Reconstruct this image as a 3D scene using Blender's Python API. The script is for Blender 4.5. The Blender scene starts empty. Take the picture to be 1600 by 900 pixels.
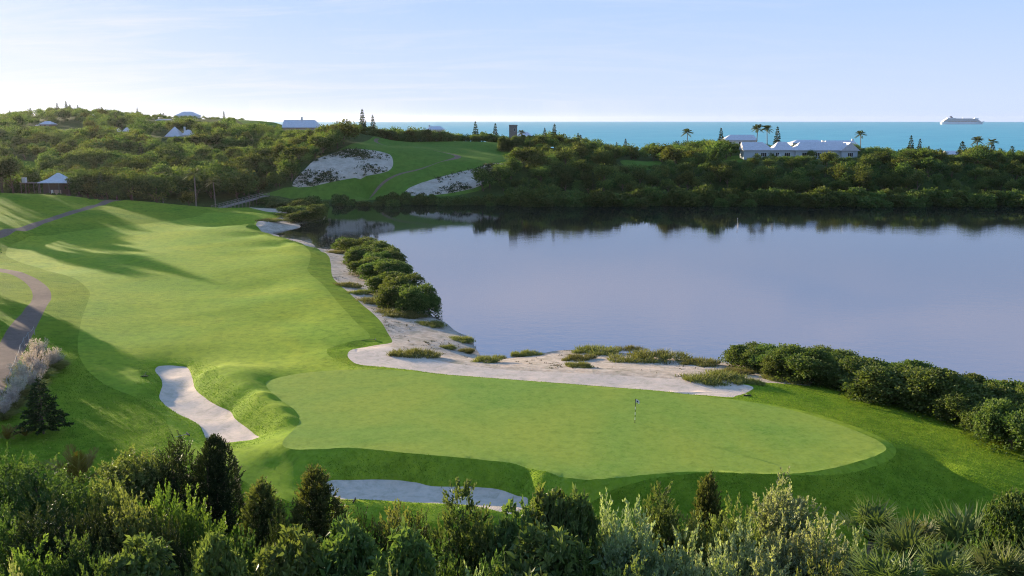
import bpy, math, random
import numpy as np
from mathutils import Vector, Matrix, geometry

R = math.radians
rng = np.random.default_rng(11)
random.seed(5)
scene = bpy.context.scene
COL = scene.collection

# ---------------------------------------------------------------- camera geometry
F = 1386.0                      # focal length in pixels of a 1600 px wide picture
PITCH = math.atan(263 / F)
CZ = 28.0
cP, sP = math.cos(PITCH), math.sin(PITCH)

def ray(px, py):
    a = (px - 800) / F; b = (450 - py) / F
    return (a, cP + b * sP, -sP + b * cP)
def at_z(px, py, z):
    d = ray(px, py); t = (z - CZ) / d[2]
    return (d[0] * t, d[1] * t, z)
def at_D(px, py, D):
    d = ray(px, py); t = D / d[1]
    return (d[0] * t, D, CZ + d[2] * t)
def project(x, y, z):
    dz = z - CZ
    dep = y * cP - dz * sP
    return 800 + F * x / dep, 450 - F * (y * sP + dz * cP) / dep

# ---------------------------------------------------------------- properties
def tag(o, label=None, cat=None, group=None, kind=None):
    if label: o['label'] = label
    if cat: o['category'] = cat
    if group: o['group'] = group
    if kind: o['kind'] = kind
    return o

def link(o, parent=None):
    COL.objects.link(o)
    if parent is not None: o.parent = parent
    return o

def empty(name, loc=(0, 0, 0), rz=0.0):
    o = bpy.data.objects.new(name, None)
    o.empty_display_size = 0.3
    o.location = loc; o.rotation_euler = (0, 0, rz)
    return link(o)

# ---------------------------------------------------------------- mesh from numpy
def np_mesh(name, V, faces_list, mats, attrs=None, smooth=False, mat_idx=None):
    """faces_list: list of int arrays (n,3) or (n,4)."""
    me = bpy.data.meshes.new(name)
    V = np.asarray(V, dtype=np.float32)
    me.vertices.add(len(V)); me.vertices.foreach_set('co', V.ravel())
    loops = np.concatenate([f.ravel() for f in faces_list]).astype(np.int32)
    tot = np.concatenate([np.full(len(f), f.shape[1], np.int32) for f in faces_list])
    start = np.concatenate([[0], np.cumsum(tot)[:-1]]).astype(np.int32)
    me.loops.add(len(loops)); me.loops.foreach_set('vertex_index', loops)
    me.polygons.add(len(tot)); me.polygons.foreach_set('loop_start', start)
    me.polygons.foreach_set('loop_total', tot)
    if mat_idx is not None: me.polygons.foreach_set('material_index', np.asarray(mat_idx, np.int32))
    me.polygons.foreach_set('use_smooth', np.full(len(tot), bool(smooth)))
    for m in mats: me.materials.append(m)
    if attrs:
        for k, v in attrs.items():
            at = me.attributes.new(k, 'FLOAT', 'POINT'); at.data.foreach_set('value', np.asarray(v, np.float32))
    me.update(); me.validate()
    return me

def mesh_obj(name, me, parent=None, loc=(0, 0, 0)):
    o = bpy.data.objects.new(name, me); o.location = loc
    return link(o, parent)

# ---------------------------------------------------------------- materials
def new_mat(name):
    m = bpy.data.materials.new(name); m.use_nodes = True
    nt = m.node_tree; nt.nodes.clear()
    return m, nt, nt.nodes, nt.links
def N(nodes, typ, **kw):
    n = nodes.new(typ)
    for k, v in kw.items(): setattr(n, k, v)
    return n
def ramp(nodes, stops, interp='LINEAR'):
    r = nodes.new('ShaderNodeValToRGB'); r.color_ramp.interpolation = interp
    e = r.color_ramp.elements
    while len(e) > 1: e.remove(e[-1])
    e[0].position = stops[0][0]; e[0].color = (*stops[0][1], 1)
    for p, c in stops[1:]:
        x = e.new(p); x.color = (*c, 1)
    return r
def noise(nodes, links, vec, scale, detail=4, rough=0.55, dist=0.0):
    n = nodes.new('ShaderNodeTexNoise'); n.inputs['Scale'].default_value = scale
    n.inputs['Detail'].default_value = detail; n.inputs['Roughness'].default_value = rough
    n.inputs['Distortion'].default_value = dist
    if vec is not None: links.new(vec, n.inputs['Vector'])
    return n
def mixc(nodes, links, fac, a, b, mode='MIX'):
    m = nodes.new('ShaderNodeMix'); m.data_type = 'RGBA'; m.blend_type = mode
    if isinstance(fac, (int, float)): m.inputs[0].default_value = fac
    else: links.new(fac, m.inputs[0])
    for v, i in ((a, 6), (b, 7)):
        if isinstance(v, tuple): m.inputs[i].default_value = (*v, 1)
        else: links.new(v, m.inputs[i])
    return m.outputs[2]
def mth(nodes, links, op, a, b=None, clamp=False):
    m = nodes.new('ShaderNodeMath'); m.operation = op; m.use_clamp = clamp
    for v, i in ((a, 0), (b, 1)):
        if v is None: continue
        if isinstance(v, (int, float)): m.inputs[i].default_value = v
        else: links.new(v, m.inputs[i])
    return m.outputs[0]

def ground_mat(name, base, dark, light, yellow, fine=3.0, bump=0.5, bdist=0.06, rough=0.9, yamt=0.5, patch=0.06, tex=.6, spec=.03, rake=False, wet=False):
    """mown turf / sand: three scales of mottling and a fine bump"""
    m, nt, n, l = new_mat(name)
    tc = N(n, 'ShaderNodeTexCoord'); v = tc.outputs['Object']
    big = noise(n, l, v, patch, 5, 0.6, 0.6); mid = noise(n, l, v, patch * 7, 4, 0.6, 0.4); fin = noise(n, l, v, fine, 3, 0.65)
    r1 = ramp(n, [(0.36, (0, 0, 0)), (0.66, (1, 1, 1))]); l.new(big.outputs[0], r1.inputs[0])
    r2 = ramp(n, [(0.35, (0, 0, 0)), (0.68, (1, 1, 1))]); l.new(mid.outputs[0], r2.inputs[0])
    r3 = ramp(n, [(0.3, (0, 0, 0)), (0.72, (1, 1, 1))]); l.new(fin.outputs[0], r3.inputs[0])
    c = mixc(n, l, r2.outputs[0], dark, base)
    if wet:      # sand soaked by the lake is darker
        sw_ = N(n, 'ShaderNodeSeparateXYZ'); l.new(v, sw_.inputs[0])
        mw = N(n, 'ShaderNodeMapRange'); l.new(mth(n, l, 'ADD', sw_.outputs[2], mth(n, l, 'MULTIPLY', mid.outputs[0], .25)), mw.inputs[0])
        for i_, v_ in ((1, -2.36), (2, -2.16), (3, 1.0), (4, 0.0)): mw.inputs[i_].default_value = v_
        c = mixc(n, l, mw.outputs[0], c, (.16, .13, .10))
    y = mth(n, l, 'MULTIPLY', r1.outputs[0], yamt)
    c = mixc(n, l, y, c, yellow)
    f = mth(n, l, 'MULTIPLY', r3.outputs[0], 0.5)
    c = mixc(n, l, f, c, light)
    fi2 = noise(n, l, v, fine * .34, 4, 0.7, .5)
    r4 = ramp(n, [(0.32, (.66, .70, .62)), (0.5, (1, 1, 1)), (0.7, (1.24, 1.17, 1.1))]); l.new(fi2.outputs[0], r4.inputs[0])
    c = mixc(n, l, min(1, tex), c, mixc(n, l, 1.0, c, r4.outputs[0], 'MULTIPLY'))
    bs = N(n, 'ShaderNodeBsdfPrincipled'); l.new(c, bs.inputs['Base Color'])
    bs.inputs['Roughness'].default_value = rough; bs.inputs['Specular IOR Level'].default_value = spec
    b1 = noise(n, l, v, fine * 2.2, 3, 0.7)
    if rake:
        mpr = N(n, 'ShaderNodeMapping'); mpr.inputs['Rotation'].default_value = (0, 0, .5); l.new(v, mpr.inputs[0])
        wv = N(n, 'ShaderNodeTexWave'); wv.inputs['Scale'].default_value = 1.1; wv.inputs['Distortion'].default_value = 6; wv.inputs['Detail'].default_value = 3; wv.inputs['Detail Scale'].default_value = .6
        l.new(mpr.outputs[0], wv.inputs['Vector'])
    bp = N(n, 'ShaderNodeBump'); bp.inputs['Strength'].default_value = bump; bp.inputs['Distance'].default_value = bdist
    l.new(mth(n, l, 'ADD', b1.outputs[0], mth(n, l, 'MULTIPLY', wv.outputs[1], .12)) if rake else b1.outputs[0], bp.inputs['Height']); l.new(bp.outputs[0], bs.inputs['Normal'])
    o = N(n, 'ShaderNodeOutputMaterial'); l.new(bs.outputs[0], o.inputs[0])
    return m

M = {}
M['green'] = ground_mat('putting_turf', (.178, .268, .038), (.120, .215, .024), (.235, .300, .075), (.265, .290, .034), 4.0, .35, .02, patch=.06, yamt=.9, tex=.6)
M['fairway'] = ground_mat('fairway_turf', (.170, .260, .016), (.118, .212, .012), (.215, .285, .042), (.265, .290, .016), 3.0, .6, .05, yamt=.75, tex=1.3)
M['rough'] = ground_mat('rough_turf', (.120, .198, .012), (.078, .150, .009), (.165, .240, .024), (.215, .240, .015), 2.2, 1.0, .12, yamt=.75, tex=.95, spec=0.02)
M['hill'] = ground_mat('undergrowth', (.045, .070, .016), (.028, .046, .011), (.07, .10, .024), (.06, .075, .02), .8, 1.0, .5, yamt=.5)
M['sand'] = ground_mat('bunker_sand', (.56, .45, .35), (.49, .385, .295), (.63, .515, .41), (.53, .41, .305), 3.0, .7, .04, yamt=.5, rake=True)
M['beach'] = ground_mat('beach_sand', (.46, .375, .295), (.28, .22, .155), (.58, .49, .40), (.31, .24, .17), 1.6, .9, .12, yamt=.65, patch=.12, tex=1.0, wet=True)
M['scarp'] = ground_mat('scarp_sand', (.46, .38, .295), (.34, .27, .20), (.56, .47, .375), (.42, .34, .25), .7, 1.0, .3, yamt=.4)
M['path'] = ground_mat('path_asphalt', (.17, .118, .09), (.14, .097, .075), (.215, .155, .12), (.16, .112, .085), 4.0, .4, .02, yamt=.4)
M['teegrass'] = ground_mat('hill_turf', (.080, .155, .018), (.060, .120, .013), (.10, .175, .026), (.12, .165, .02), 1.2, .7, .1, yamt=.5)

# ---------------------------------------------------------------- outlines (picture pixels of the photograph, height)
def resamp(P, step, closed):
    P = np.asarray(P, float)
    if closed: P = np.vstack([P, P[:1]])
    # smooth (Catmull-Rom) then even steps
    n = len(P); out = []
    for i in range(n - 1):
        p1, p2 = P[i], P[i + 1]
        p0 = P[i - 1] if i > 0 else (P[-2] if closed else 2 * p1 - p2)
        p3 = P[i + 2] if i + 2 < n else (P[1] if closed else 2 * p2 - p1)
        for t in np.linspace(0, 1, 10, endpoint=False):
            out.append(0.5 * ((2 * p1) + (-p0 + p2) * t + (2 * p0 - 5 * p1 + 4 * p2 - p3) * t * t + (-p0 + 3 * p1 - 3 * p2 + p3) * t ** 3))
    out.append(P[-1]); out = np.array(out)
    seg = np.linalg.norm(np.diff(out[:, :2], axis=0), axis=1); s = np.concatenate([[0], np.cumsum(seg)])
    k = max(3, int(s[-1] / step)); t = np.linspace(0, s[-1], k, endpoint=not closed)
    return np.stack([np.interp(t, s, out[:, j]) for j in range(out.shape[1])], 1)

def px_line(pts, z=None, D=None, step=2.0, closed=True):
    W = []
    for p in pts:
        if len(p) == 3 and D == 'each': W.append(at_D(p[0], p[1], p[2]))
        else: W.append(at_z(p[0], p[1], p[2] if len(p) == 3 else z))
    return resamp(W, step, closed)

GREEN = [(415,600),(430,591),(470,583),(520,578.5),(580,577,-.05),(640,580),(700,586.5),(780,592.5),(856,598.5),(930,604),(994,609),(1070,616),(1137,623),(1200,633),(1250,644),(1300,659),(1350,678),(1375,690),(1385,700),(1377,708),(1350,718),(1300,731),(1250,739),(1200,741),(1140,739),(1075,737),(1030,740),(1000,743),(940,749),(900,748),(850,738),(800,724),(725,716),(650,709),(600,704),(550,700),(500,702),(467,703),(449,700),(441,694),(447,683),(460,670),(468,656),(458,638),(432,620)]
GREEN = [(p[0], p[1], 0.0) for p in GREEN]
BUNK1 = [(240,577),(245,570),(262,568),(280,569),(295,572),(302,586),(308,605),(325,620),(342,631),(362,640),(370,652),(388,665),(400,675),(409,682),(400,685),(375,689),(350,692),(328,691),(318,681),(310,664),(296,655),(275,645),(255,630),(246,617),(251,600),(248,588)]
BUNK2 = [(505,754),(520,747),(560,744.5),(612,744),(650,748.5),(680,755.5),(737,756),(780,760),(812,768),(828,778),(822,796),(800,803),(762,796),(725,789),(650,785),(575,779.5),(530,779),(510,768)]
WASTE = [(541,556),(545,549),(560,544),(585,541.5),(612,541),(640,553),(700,566),(800,577),(900,583),(1000,588),(1090,594),(1150,598.5),(1172,601.5),(1180,606),(1168,613.5),(1152,619.5),(1137,622.5),(1070,615.5),(994,608),(930,603),(856,597.5),(780,591.5),(700,585.5),(640,578.5),(600,574),(560,570),(546,563)]
FAIR = [(10,392),(22,381),(50,371),(95,365),(180,354),(250,347),(305,339),(325,332),(370,334),(430,335.5),(405,345),(384,354),(400,362),(430,371),(470,382),(484,393),(484,408),(481,423),(505,445),(530,475),(560,507),(576,521),(576,529),(555,532),(525,539),(511,547),(516,559),(540,571),(575,575.5,-.15),
        (640,579,-.05),(700,585.8,-.02),(856,598,-.02),(994,608.5,-.02),(1137,622.8,-.02),(1205,632,-.03),(1262,643,-.06),(1315,658,-.1),(1365,677,-.16),(1392,692,-.22),(1401,703,-.25),(1389,719,-.38),(1350,735,-.45),(1300,746,-.5),(1242,750,-.5),(1200,750,-.5),(1100,747,-.5),(1037,753,-.6),(975,768,-.9),(905,791,-1.4),(830,812,-1.8),(700,815,-1.8),(600,808,-1.7),(500,796,-1.7),(430,775,-1.4),(380,748,-1.0),(320,720,-.8),(275,692,-.6),
        (266,674,-.5),(259,656,-.45),(245,640,-.4),(225,626,-.35),(200,616,-.3),(172,606,-.2),(140,582,-.1),(124,556),(122,530),(129,495),(140,463),(137,452),(120,437),(95,428),(60,419),(15,403)]
FAIR = [p if len(p) == 3 else (p[0], p[1], -0.4 + 0.5 * max(0, (420 - p[1]) / 90) * (1 if p[0] < 250 else 0) + (.5 if p[0] < 180 else 0) * (p[1] > 420)) for p in FAIR]
# where the lake-side grass ends
EDGE = [(388,324,-.7),(420,331,-.9),(450,334,-1.1),(440,338,-1.2),(420,344,-1.4),(400,350,-1.7),(390,355,-1.9),(412,362.5,-2.0),(440,371,-1.9),(480,384,-1.8),(500,392,-1.5),(513,400,-1.3),(517,413,-1.2),(521,435,-1.1),(550,462,-1.0),(590,497,-.9),(605,519,-.8),(613,535,-.75),(600,540,-.7),(575,542.5,-.65),(560,544,-.65)]
SHORE = [(388,358),(430,354),(470,348),(515,344)]
WATER_L = [(388,357.5),(412,364),(440,372.5),(480,386),(503,394),(530,390),(575,402),(620,425),(650,455),(680,490),(700,506),(735,525),(745,538),(733,556),(752,561),(775,556),(800,550),(840,547),(900,547.5),(1000,553.5),(1080,562.5),(1145,566.5),(1195,571),(1290,580),(1370,597),(1440,612),(1530,640),(1610,668),(1760,715),(2000,760)]
PATH1 = [(-60,412),(0,419),(30,424.5),(58,436),(76,451),(80,465),(72,480),(62,500),(50,525),(36,552),(22,578),(8,606),(-20,655),(-110,700),(-60,610),(-25,575),(2,532),(12,515),(24,500),(38,485),(48,472),(51,460),(44,446),(26,433),(0,425.5),(-60,420)]
PATH2 = [(-40,370),(0,361.5),(50,349),(100,333),(145,320.5),(170,314.5),(190,313),(193,314),(175,318),(150,324),(105,337),(55,353),(0,366),(-40,375)]
def zl(px, py):          # height of the left lawn
    return 0.35 + max(0, 120 - px) * .006 + max(0, (400 - py)) * .016 * min(1, max(0.0, (330 - px) / 200))
PATH1 = [(p[0], p[1], zl(*p)) for p in PATH1]
PATH2 = [(p[0], p[1], zl(*p) + .2) for p in PATH2]
SCARP1 = [(457,290,336),(464,276,342),(475,265,348),(492,249,360),(520,239,368),(542,233.5,374),(572,234,376),(604,239,376),(613,247,372),(613,262,360),(600,271,354),(560,278,347),(520,284,340),(485,291,336)]
SCARP2 = [(630,305,333),(640,294,338),(660,286,344),(690,276,352),(720,268,358),(750,261,363),(757,257,366),(782,254.5,370),(794,258,368),(788,270,360),(770,280,350),(740,293,340),(700,302,335),(660,306,332)]
TEEHILL = [(404,304,331),(440,293,335),(470,292,337),(500,262,352),(510,248,362),(545,228,384),(575,219,420),(586,213,440),(600,215,446),(640,219,452),(700,222,455),(760,224,455),(800,227,450),(808,240,420),(800,252,380),(790,272,356),(740,300,337),(660,309,331),(560,313,330),(470,311,330)]
PATH3 = [(584,222,425),(587,218,432),(594,217,434),(590,222,426),(600,227,414),(630,230.5,404),(670,234,398),(710,240,390),(720,244,384),(716,248,377),(690,256,370),(655,265,358),(620,272,352),(580,280,344),(579,278.5,345),(620,270,353.5),(655,263.3,359.5),(690,254.3,371),(708,247.5,379),(710,244.5,385),(700,241.3,391),(665,236,399),(630,232.5,405),(600,229.5,413),(586,225.5,421)]
PATCHW = [(0,252,400),(30,250,405),(60,254,400),(50,262,380),(10,266,372)]           # small lawn in the left wood
LAWNH = [(376,196,620),(376,183,660),(432,182,660),(436,190,620),(410,197,590)]       # grass on the skyline
LAWNR = [(970,248,405),(1010,242,425),(1035,248,415),(1020,262,385),(985,262,385)]    # clearing in the right wood
LAWNR2 = [(1128,245,420),(1160,236,445),(1162,252,414),(1140,256,400)]

OUT = {}
OUT['green'] = px_line(GREEN, step=.6)
OUT['bunk1'] = px_line(BUNK1, z=-1.05, step=.5)
OUT['bunk2'] = px_line(BUNK2, z=-1.5, step=.5)
OUT['waste'] = px_line(WASTE, z=-.22, step=.6)
OUT['fair'] = px_line(FAIR, step=.9)
OUT['edge'] = px_line(EDGE, step=1.0, closed=False)
OUT['water'] = px_line(WATER_L, z=-2.5, step=1.2, closed=False)
OUT['path1'] = px_line(PATH1, step=.8)
OUT['path2'] = px_line(PATH2, step=1.2)
for k, P in (('scarp1', SCARP1), ('scarp2', SCARP2), ('teehill', TEEHILL), ('path3', PATH3), ('patchw', PATCHW), ('lawnh', LAWNH), ('lawnr', LAWNR), ('lawnr2', LAWNR2)):
    OUT[k] = px_line(P, D='each', step=2.5)

# ---------------------------------------------------------------- height field: multiquadric through control points
CPS = []
def cz(*pts):
    for px, py, z in pts: CPS.append(at_z(px, py, z))
def cd(*pts):
    for px, py, D in pts: CPS.append(at_D(px, py, D))
def cw(*pts):
    for p in pts: CPS.append(p)
def thin(A, k): return [tuple(r) for r in A[::k]]
CPS += thin(OUT['green'], 3) + thin(OUT['bunk1'], 4) + thin(OUT['bunk2'], 4) + thin(OUT['edge'], 8) + thin(OUT['water'], 10)
CPS += [tuple(p) for p in OUT['waste'][::6] if abs(p[2]) < 9]
CPS += [tuple(p) for p in OUT['fair'][::7] if np.min(np.hypot(*(OUT['green'][:, :2] - p[:2]).T)) > 1.2 and np.min(np.hypot(*(OUT['waste'][:, :2] - p[:2]).T)) > 1.5 and np.min(np.hypot(*(OUT['bunk1'][:, :2] - p[:2]).T)) > 1]
CPS += thin(OUT['path1'], 10) + thin(OUT['path2'], 14)
for k, s in (('scarp1', 2), ('scarp2', 2), ('teehill', 4)): CPS += thin(OUT[k], s)
# putting surface, bunker floors and their faces
cz((600,630,.05),(800,640,.1),(1000,660,.1),(1200,690,.0),(700,680,.05),(900,700,.0),(550,650,0),(1100,640,.05))
cz((275,590,-1.2),(290,625,-1.25),(335,662,-1.25),(375,680,-1.2),(560,765,-1.75),(650,768,-1.8),(740,775,-1.8),(800,785,-1.7))
cz((318,583,-.15),(350,590,.35),(385,599,.5),(415,613,.55),(440,633,.5),(454,651,.3),(450,670,.05),(372,612,.0),(400,634,.05),(425,655,-.1),(428,688,-.25))
cz((845,752,-.35),(856,768,-.8),(862,785,-1.2),(838,742,-.15),(500,725,-.7),(480,745,-1.2),(480,765,-1.6),(440,720,-.7))
cz((235,600,-.5),(232,580,-.45),(240,630,-.5),(270,655,-.55),(300,690,-.8),(350,705,-.95),(395,695,-.7))
# fairway and left rough
cz((300,450,-.6),(200,400,-.1),(400,400,-.7),(450,500,-.8),(300,540,-.5),(200,480,-.2),(350,500,-.6),(420,450,-.8),(480,550,-.5),(400,570,-.4),(300,370,-.4),(180,560,-.2),(220,590,-.35),(400,370,-1.0),(440,385,-1.2))
cz((0,480,1.6),(0,650,.7),(60,640,.4),(120,640,.1),(180,650,-.1),(60,690,.2),(150,690,-.2),(220,680,-.5),(0,700,.4),(-150,600,1.6),(-150,480,2.2),(-200,420,2.5),(-300,520,3))
# ridge that hides the foot of the wood
cd((-100,296,285),(0,300.5,285),(50,303,285),(100,306,284),(150,310,282),(190,313,281),(240,317,282),(290,321.5,284),(335,325,286),(370,326,290))
cd((-100,306,320),(0,309,318),(100,313,316),(190,318,312),(240,322,312),(290,325,312),(335,327,310))
# beach
cz((640,520,-1.4),(560,440,-1.6),(600,480,-1.5),(680,540,-1.3),(700,555,-1.1),(800,565,-1.3),(900,570,-1.2),(1000,573,-1.2),(1100,580,-1.2),(1180,590,-1.3),(560,410,-1.9),(640,475,-2.0),(470,343,-2.0),(440,349,-2.1),(490,335,-1.9),(510,345,-2.5))
# right lawn and the shaded dip in front of the green
cz((1230,605,-.8),(1300,618,-.95),(1340,622,-1.0),(1440,648,-1.1),(1530,675,-1.2),(1600,702,-1.3),(1800,770,-1.6),(1300,640,-.7),(1400,670,-.8),(1500,705,-.95),(1600,740,-1.15))
cz((1440,712,-.75),(1500,742,-1.0),(1560,768,-1.4),(1620,790,-1.7),(1430,740,-1.5),(1480,770,-2.0),(1540,800,-2.6),(1620,835,-3.0),(1350,762,-1.1),(1300,778,-1.3),(1200,778,-1.3),(1100,778,-1.3),(1000,790,-1.5),(950,805,-1.8),(1300,815,-2.4),(1150,815,-2.4),(1400,815,-2.5),(1450,840,-3.2),(1000,840,-2.8),(1250,860,-3.5))
# foreground bank below the frame
for x in (-45, -30, -15, 0, 15, 30, 45):
    zl0 = -4.6 + max(0, -x - 8) * .1
    cw((x, 55, zl0 + .4), (x, 49, zl0 - .2), (x, 42, zl0 + .2), (x * .9, 30, 1), (x * .8, 18, 7), (x * .7, 5, 12))
cz((340,790,-1.7),(250,760,-1.1),(150,740,-.7),(60,740,-.2),(450,810,-2.1),(600,838,-2.7))
cw((-80, 40, 1), (80, 40, -1), (-70, 5, 14), (70, 5, 12), (-120, 60, 3), (120, 60, -2))
# lake bed
cz(*[(p[0], p[1], -5.5) for p in [(720,470),(900,400),(1200,450),(1500,400),(1400,520),(620,370),(1590,560),(1000,480),(800,520),(1250,540),(1800,450),(1900,600),(1500,590),(560,360),(900,350),(1300,350),(1600,350),(820,440),(2000,400)]])
cz(*[(p[0], p[1], -3.3) for p in [(700,490),(770,540),(900,538),(1000,543),(1100,552),(1230,562),(1400,590),(520,372),(460,366)]])
# far bank of the lake
for px in range(480, 2300, 90): cw(at_z(px, 319.5, -2.5)); cd((px, 310, 345))
# right wood
cd((840,262,380),(900,266,380),(1000,270,375),(1100,268,375),(1200,265,378),(1300,265,378),(1400,266,378),(1500,267,378),(1600,268,378),(1750,270,378),(2000,275,378))
cd((840,232,420),(880,236,425),(930,243,425),(1000,252,425),(1080,250,425),(1160,249,418),(1250,249,418),(1335,249,418),(1400,252,425),(1500,256,425),(1600,258,425),(1750,262,425),(2000,268,425))
cd((840,226,460),(930,240,470),(1000,246,480),(1090,236,480),(1160,233,480),(1250,236,480),(1335,240,480),(1420,246,480),(1520,250,480),(1600,254,480),(1800,262,480),(2100,268,470))
for px in (850, 1000, 1150, 1300, 1450, 1600, 1800, 2100): cw((at_D(px, 250, 560)[0], 560, 1.5), (at_D(px, 250, 630)[0], 630, -6), (at_D(px, 250, 800)[0], 800, -12))
# tee hill behind
cd((600,231,405),(700,236,400),(780,240,398),(650,222,440),(720,224,440),(780,226,440),(640,232,400),(600,224,425),(700,262,362),(650,280,346))
cd((640,223,475),(720,226,475),(790,226,470),(590,213,470),(570,208,455))
for px in (520, 600, 680, 760): cw((at_D(px, 250, 560)[0], 560, 6), (at_D(px, 250, 640)[0], 640, -6), (at_D(px, 250, 800)[0], 800, -12))
# left hill
cd((420,300,345),(440,280,355),(460,258,368),(490,232,385),(530,212,410),(500,205,430),(470,203,470),(440,203,470))
cd((-150,270,360),(0,268,372),(100,275,370),(200,280,365),(300,285,355),(370,290,350))
cd((-150,235,440),(0,236,440),(100,240,440),(200,245,435),(300,245,430),(380,245,425),(430,240,415))
cd((-150,210,530),(0,210,530),(100,210,530),(200,214,525),(270,214,518),(340,214,520),(400,212,510))
cd((-150,192,640),(0,192,640),(60,199,600),(110,201,600),(250,194,620),(330,196,610),(400,196,600),(440,196,590))
cd((-200,187,740),(-80,188,740),(0,188,740),(50,183,735),(100,179,725),(140,180,725),(190,184,730),(250,188,730),(290,187,720),(350,192,700),(400,189,660),(432,189,640))
for px in (-200, 0, 150, 300): cw((at_D(px, 180, 900)[0], 900, 20), (at_D(px, 180, 1050)[0], 1050, -8))
for px in (400, 470): cw((at_D(px, 180, 760)[0], 760, 10), (at_D(px, 180, 900)[0], 900, -8))
cw((-500, 500, 25), (-420, 350, 14), (-300, 250, 8), (-220, 180, 4), (-170, 110, 3), (700, 300, -6), (500, 200, -4), (300, 100, -3), (-700, 700, 30), (-700, 1050, -8))

CP = np.array(CPS, float)
# drop near-duplicates
keep = []
for i, p in enumerate(CP):
    rr = 0.008 * math.hypot(p[0], p[1])
    if all((p[0] - CP[j, 0]) ** 2 + (p[1] - CP[j, 1]) ** 2 > rr * rr for j in keep): keep.append(i)
CP = CP[keep]
C0 = 1.3
def phi(r2): return np.sqrt(r2 + C0 * C0)
_A = phi(((CP[:, None, :2] - CP[None, :, :2]) ** 2).sum(-1))
_n = len(CP); _B = np.zeros((_n + 3, _n + 3)); _B[:_n, :_n] = _A
_B[:_n, _n] = 1; _B[:_n, _n + 1:] = CP[:, :2] / 300; _B[_n, :_n] = 1; _B[_n + 1:, :_n] = CP[:, :2].T / 300
_W = np.linalg.lstsq(_B, np.concatenate([CP[:, 2], [0, 0, 0]]), rcond=1e-12)[0]
def lumps(x, y):
    d = np.hypot(x, y)
    far = np.clip((d - 300) / 120, 0, 1)
    a = np.sin(x * .31 + 1.3 * np.sin(y * .17)) * np.sin(y * .27 + 1.1 * np.sin(x * .21))
    b = np.sin(x * .071 + 2 * np.sin(y * .041)) * np.sin(y * .063 + 1.7)
    return a * .05 * (1 - far) + b * far * .8
def H(x, y):
    x = np.atleast_1d(np.asarray(x, float)); y = np.atleast_1d(np.asarray(y, float))
    out = np.empty(len(x))
    for s in range(0, len(x), 8000):
        xs, ys = x[s:s + 8000], y[s:s + 8000]
        r2 = (xs[:, None] - CP[None, :, 0]) ** 2 + (ys[:, None] - CP[None, :, 1]) ** 2
        out[s:s + 8000] = phi(r2) @ _W[:_n] + _W[_n] + _W[_n + 1] * xs / 300 + _W[_n + 2] * ys / 300
    out = out + lumps(x, y)
    gi = np.where(inside(OUT['green'], x, y))[0]
    if len(gi):
        GP = OUT['green'][::2, :2]
        dd = np.sqrt(((np.stack([x[gi], y[gi]], 1)[:, None] - GP[None]) ** 2).sum(-1).min(1))
        w_ = np.clip(dd / .45, 0, 1); w_ = w_ * w_ * (3 - 2 * w_)
        flat = .03 * np.sin(x[gi] * .16 + 1) + .03 * np.sin(y[gi] * .21 + x[gi] * .07)
        out[gi] = out[gi] * (1 - w_) + flat * w_
    return out
def h1(x, y): return float(H([x], [y])[0])
def ground(px, py, near=30.0, far=900.0):
    """first point of the ground seen at a picture position"""
    d = ray(px, py); t = np.geomspace(near, far, 700)
    z = CZ + d[2] * t; hh = H(d[0] * t, d[1] * t)
    k = np.argmax(z < hh)
    if not (z[k] < hh[k]): return None
    k0 = max(0, k - 1); a = z[k0] - hh[k0]; b = hh[k] - z[k]
    tt = t[k0] + (t[k] - t[k0]) * a / (a + b + 1e-9)
    return (d[0] * tt, d[1] * tt, h1(d[0] * tt, d[1] * tt))

def inside(P, x, y):
    P = np.asarray(P)[:, :2]; x = np.asarray(x); y = np.asarray(y)
    c = np.zeros(len(x), bool); j = len(P) - 1
    bb = (x >= P[:, 0].min()) & (x <= P[:, 0].max()) & (y >= P[:, 1].min()) & (y <= P[:, 1].max())
    xi, yi = x[bb], y[bb]; cc = np.zeros(len(xi), bool)
    for i in range(len(P)):
        a, b = P[i], P[j]
        if a[1] != b[1]:
            t = ((a[1] > yi) != (b[1] > yi)) & (xi < (b[0] - a[0]) * (yi - a[1]) / (b[1] - a[1]) + a[0])
            cc ^= t
        j = i
    c[bb] = cc
    return c
def inset(P, d):
    P = P[:, :2]; nx = np.roll(P, -1, 0) - np.roll(P, 1, 0); nn = np.stack([-nx[:, 1], nx[:, 0]], 1)
    nn /= np.linalg.norm(nn, axis=1)[:, None] + 1e-9
    area = .5 * np.sum(P[:, 0] * np.roll(P[:, 1], -1) - np.roll(P[:, 0], -1) * P[:, 1])
    return P + nn * d * (1 if area > 0 else -1)

# sand lies a step below the cut turf lip
LIPS = {'bunk1': .14, 'bunk2': .14, 'waste': .16}
INS = {k: inset(OUT[k], .16) for k in LIPS}

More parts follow.
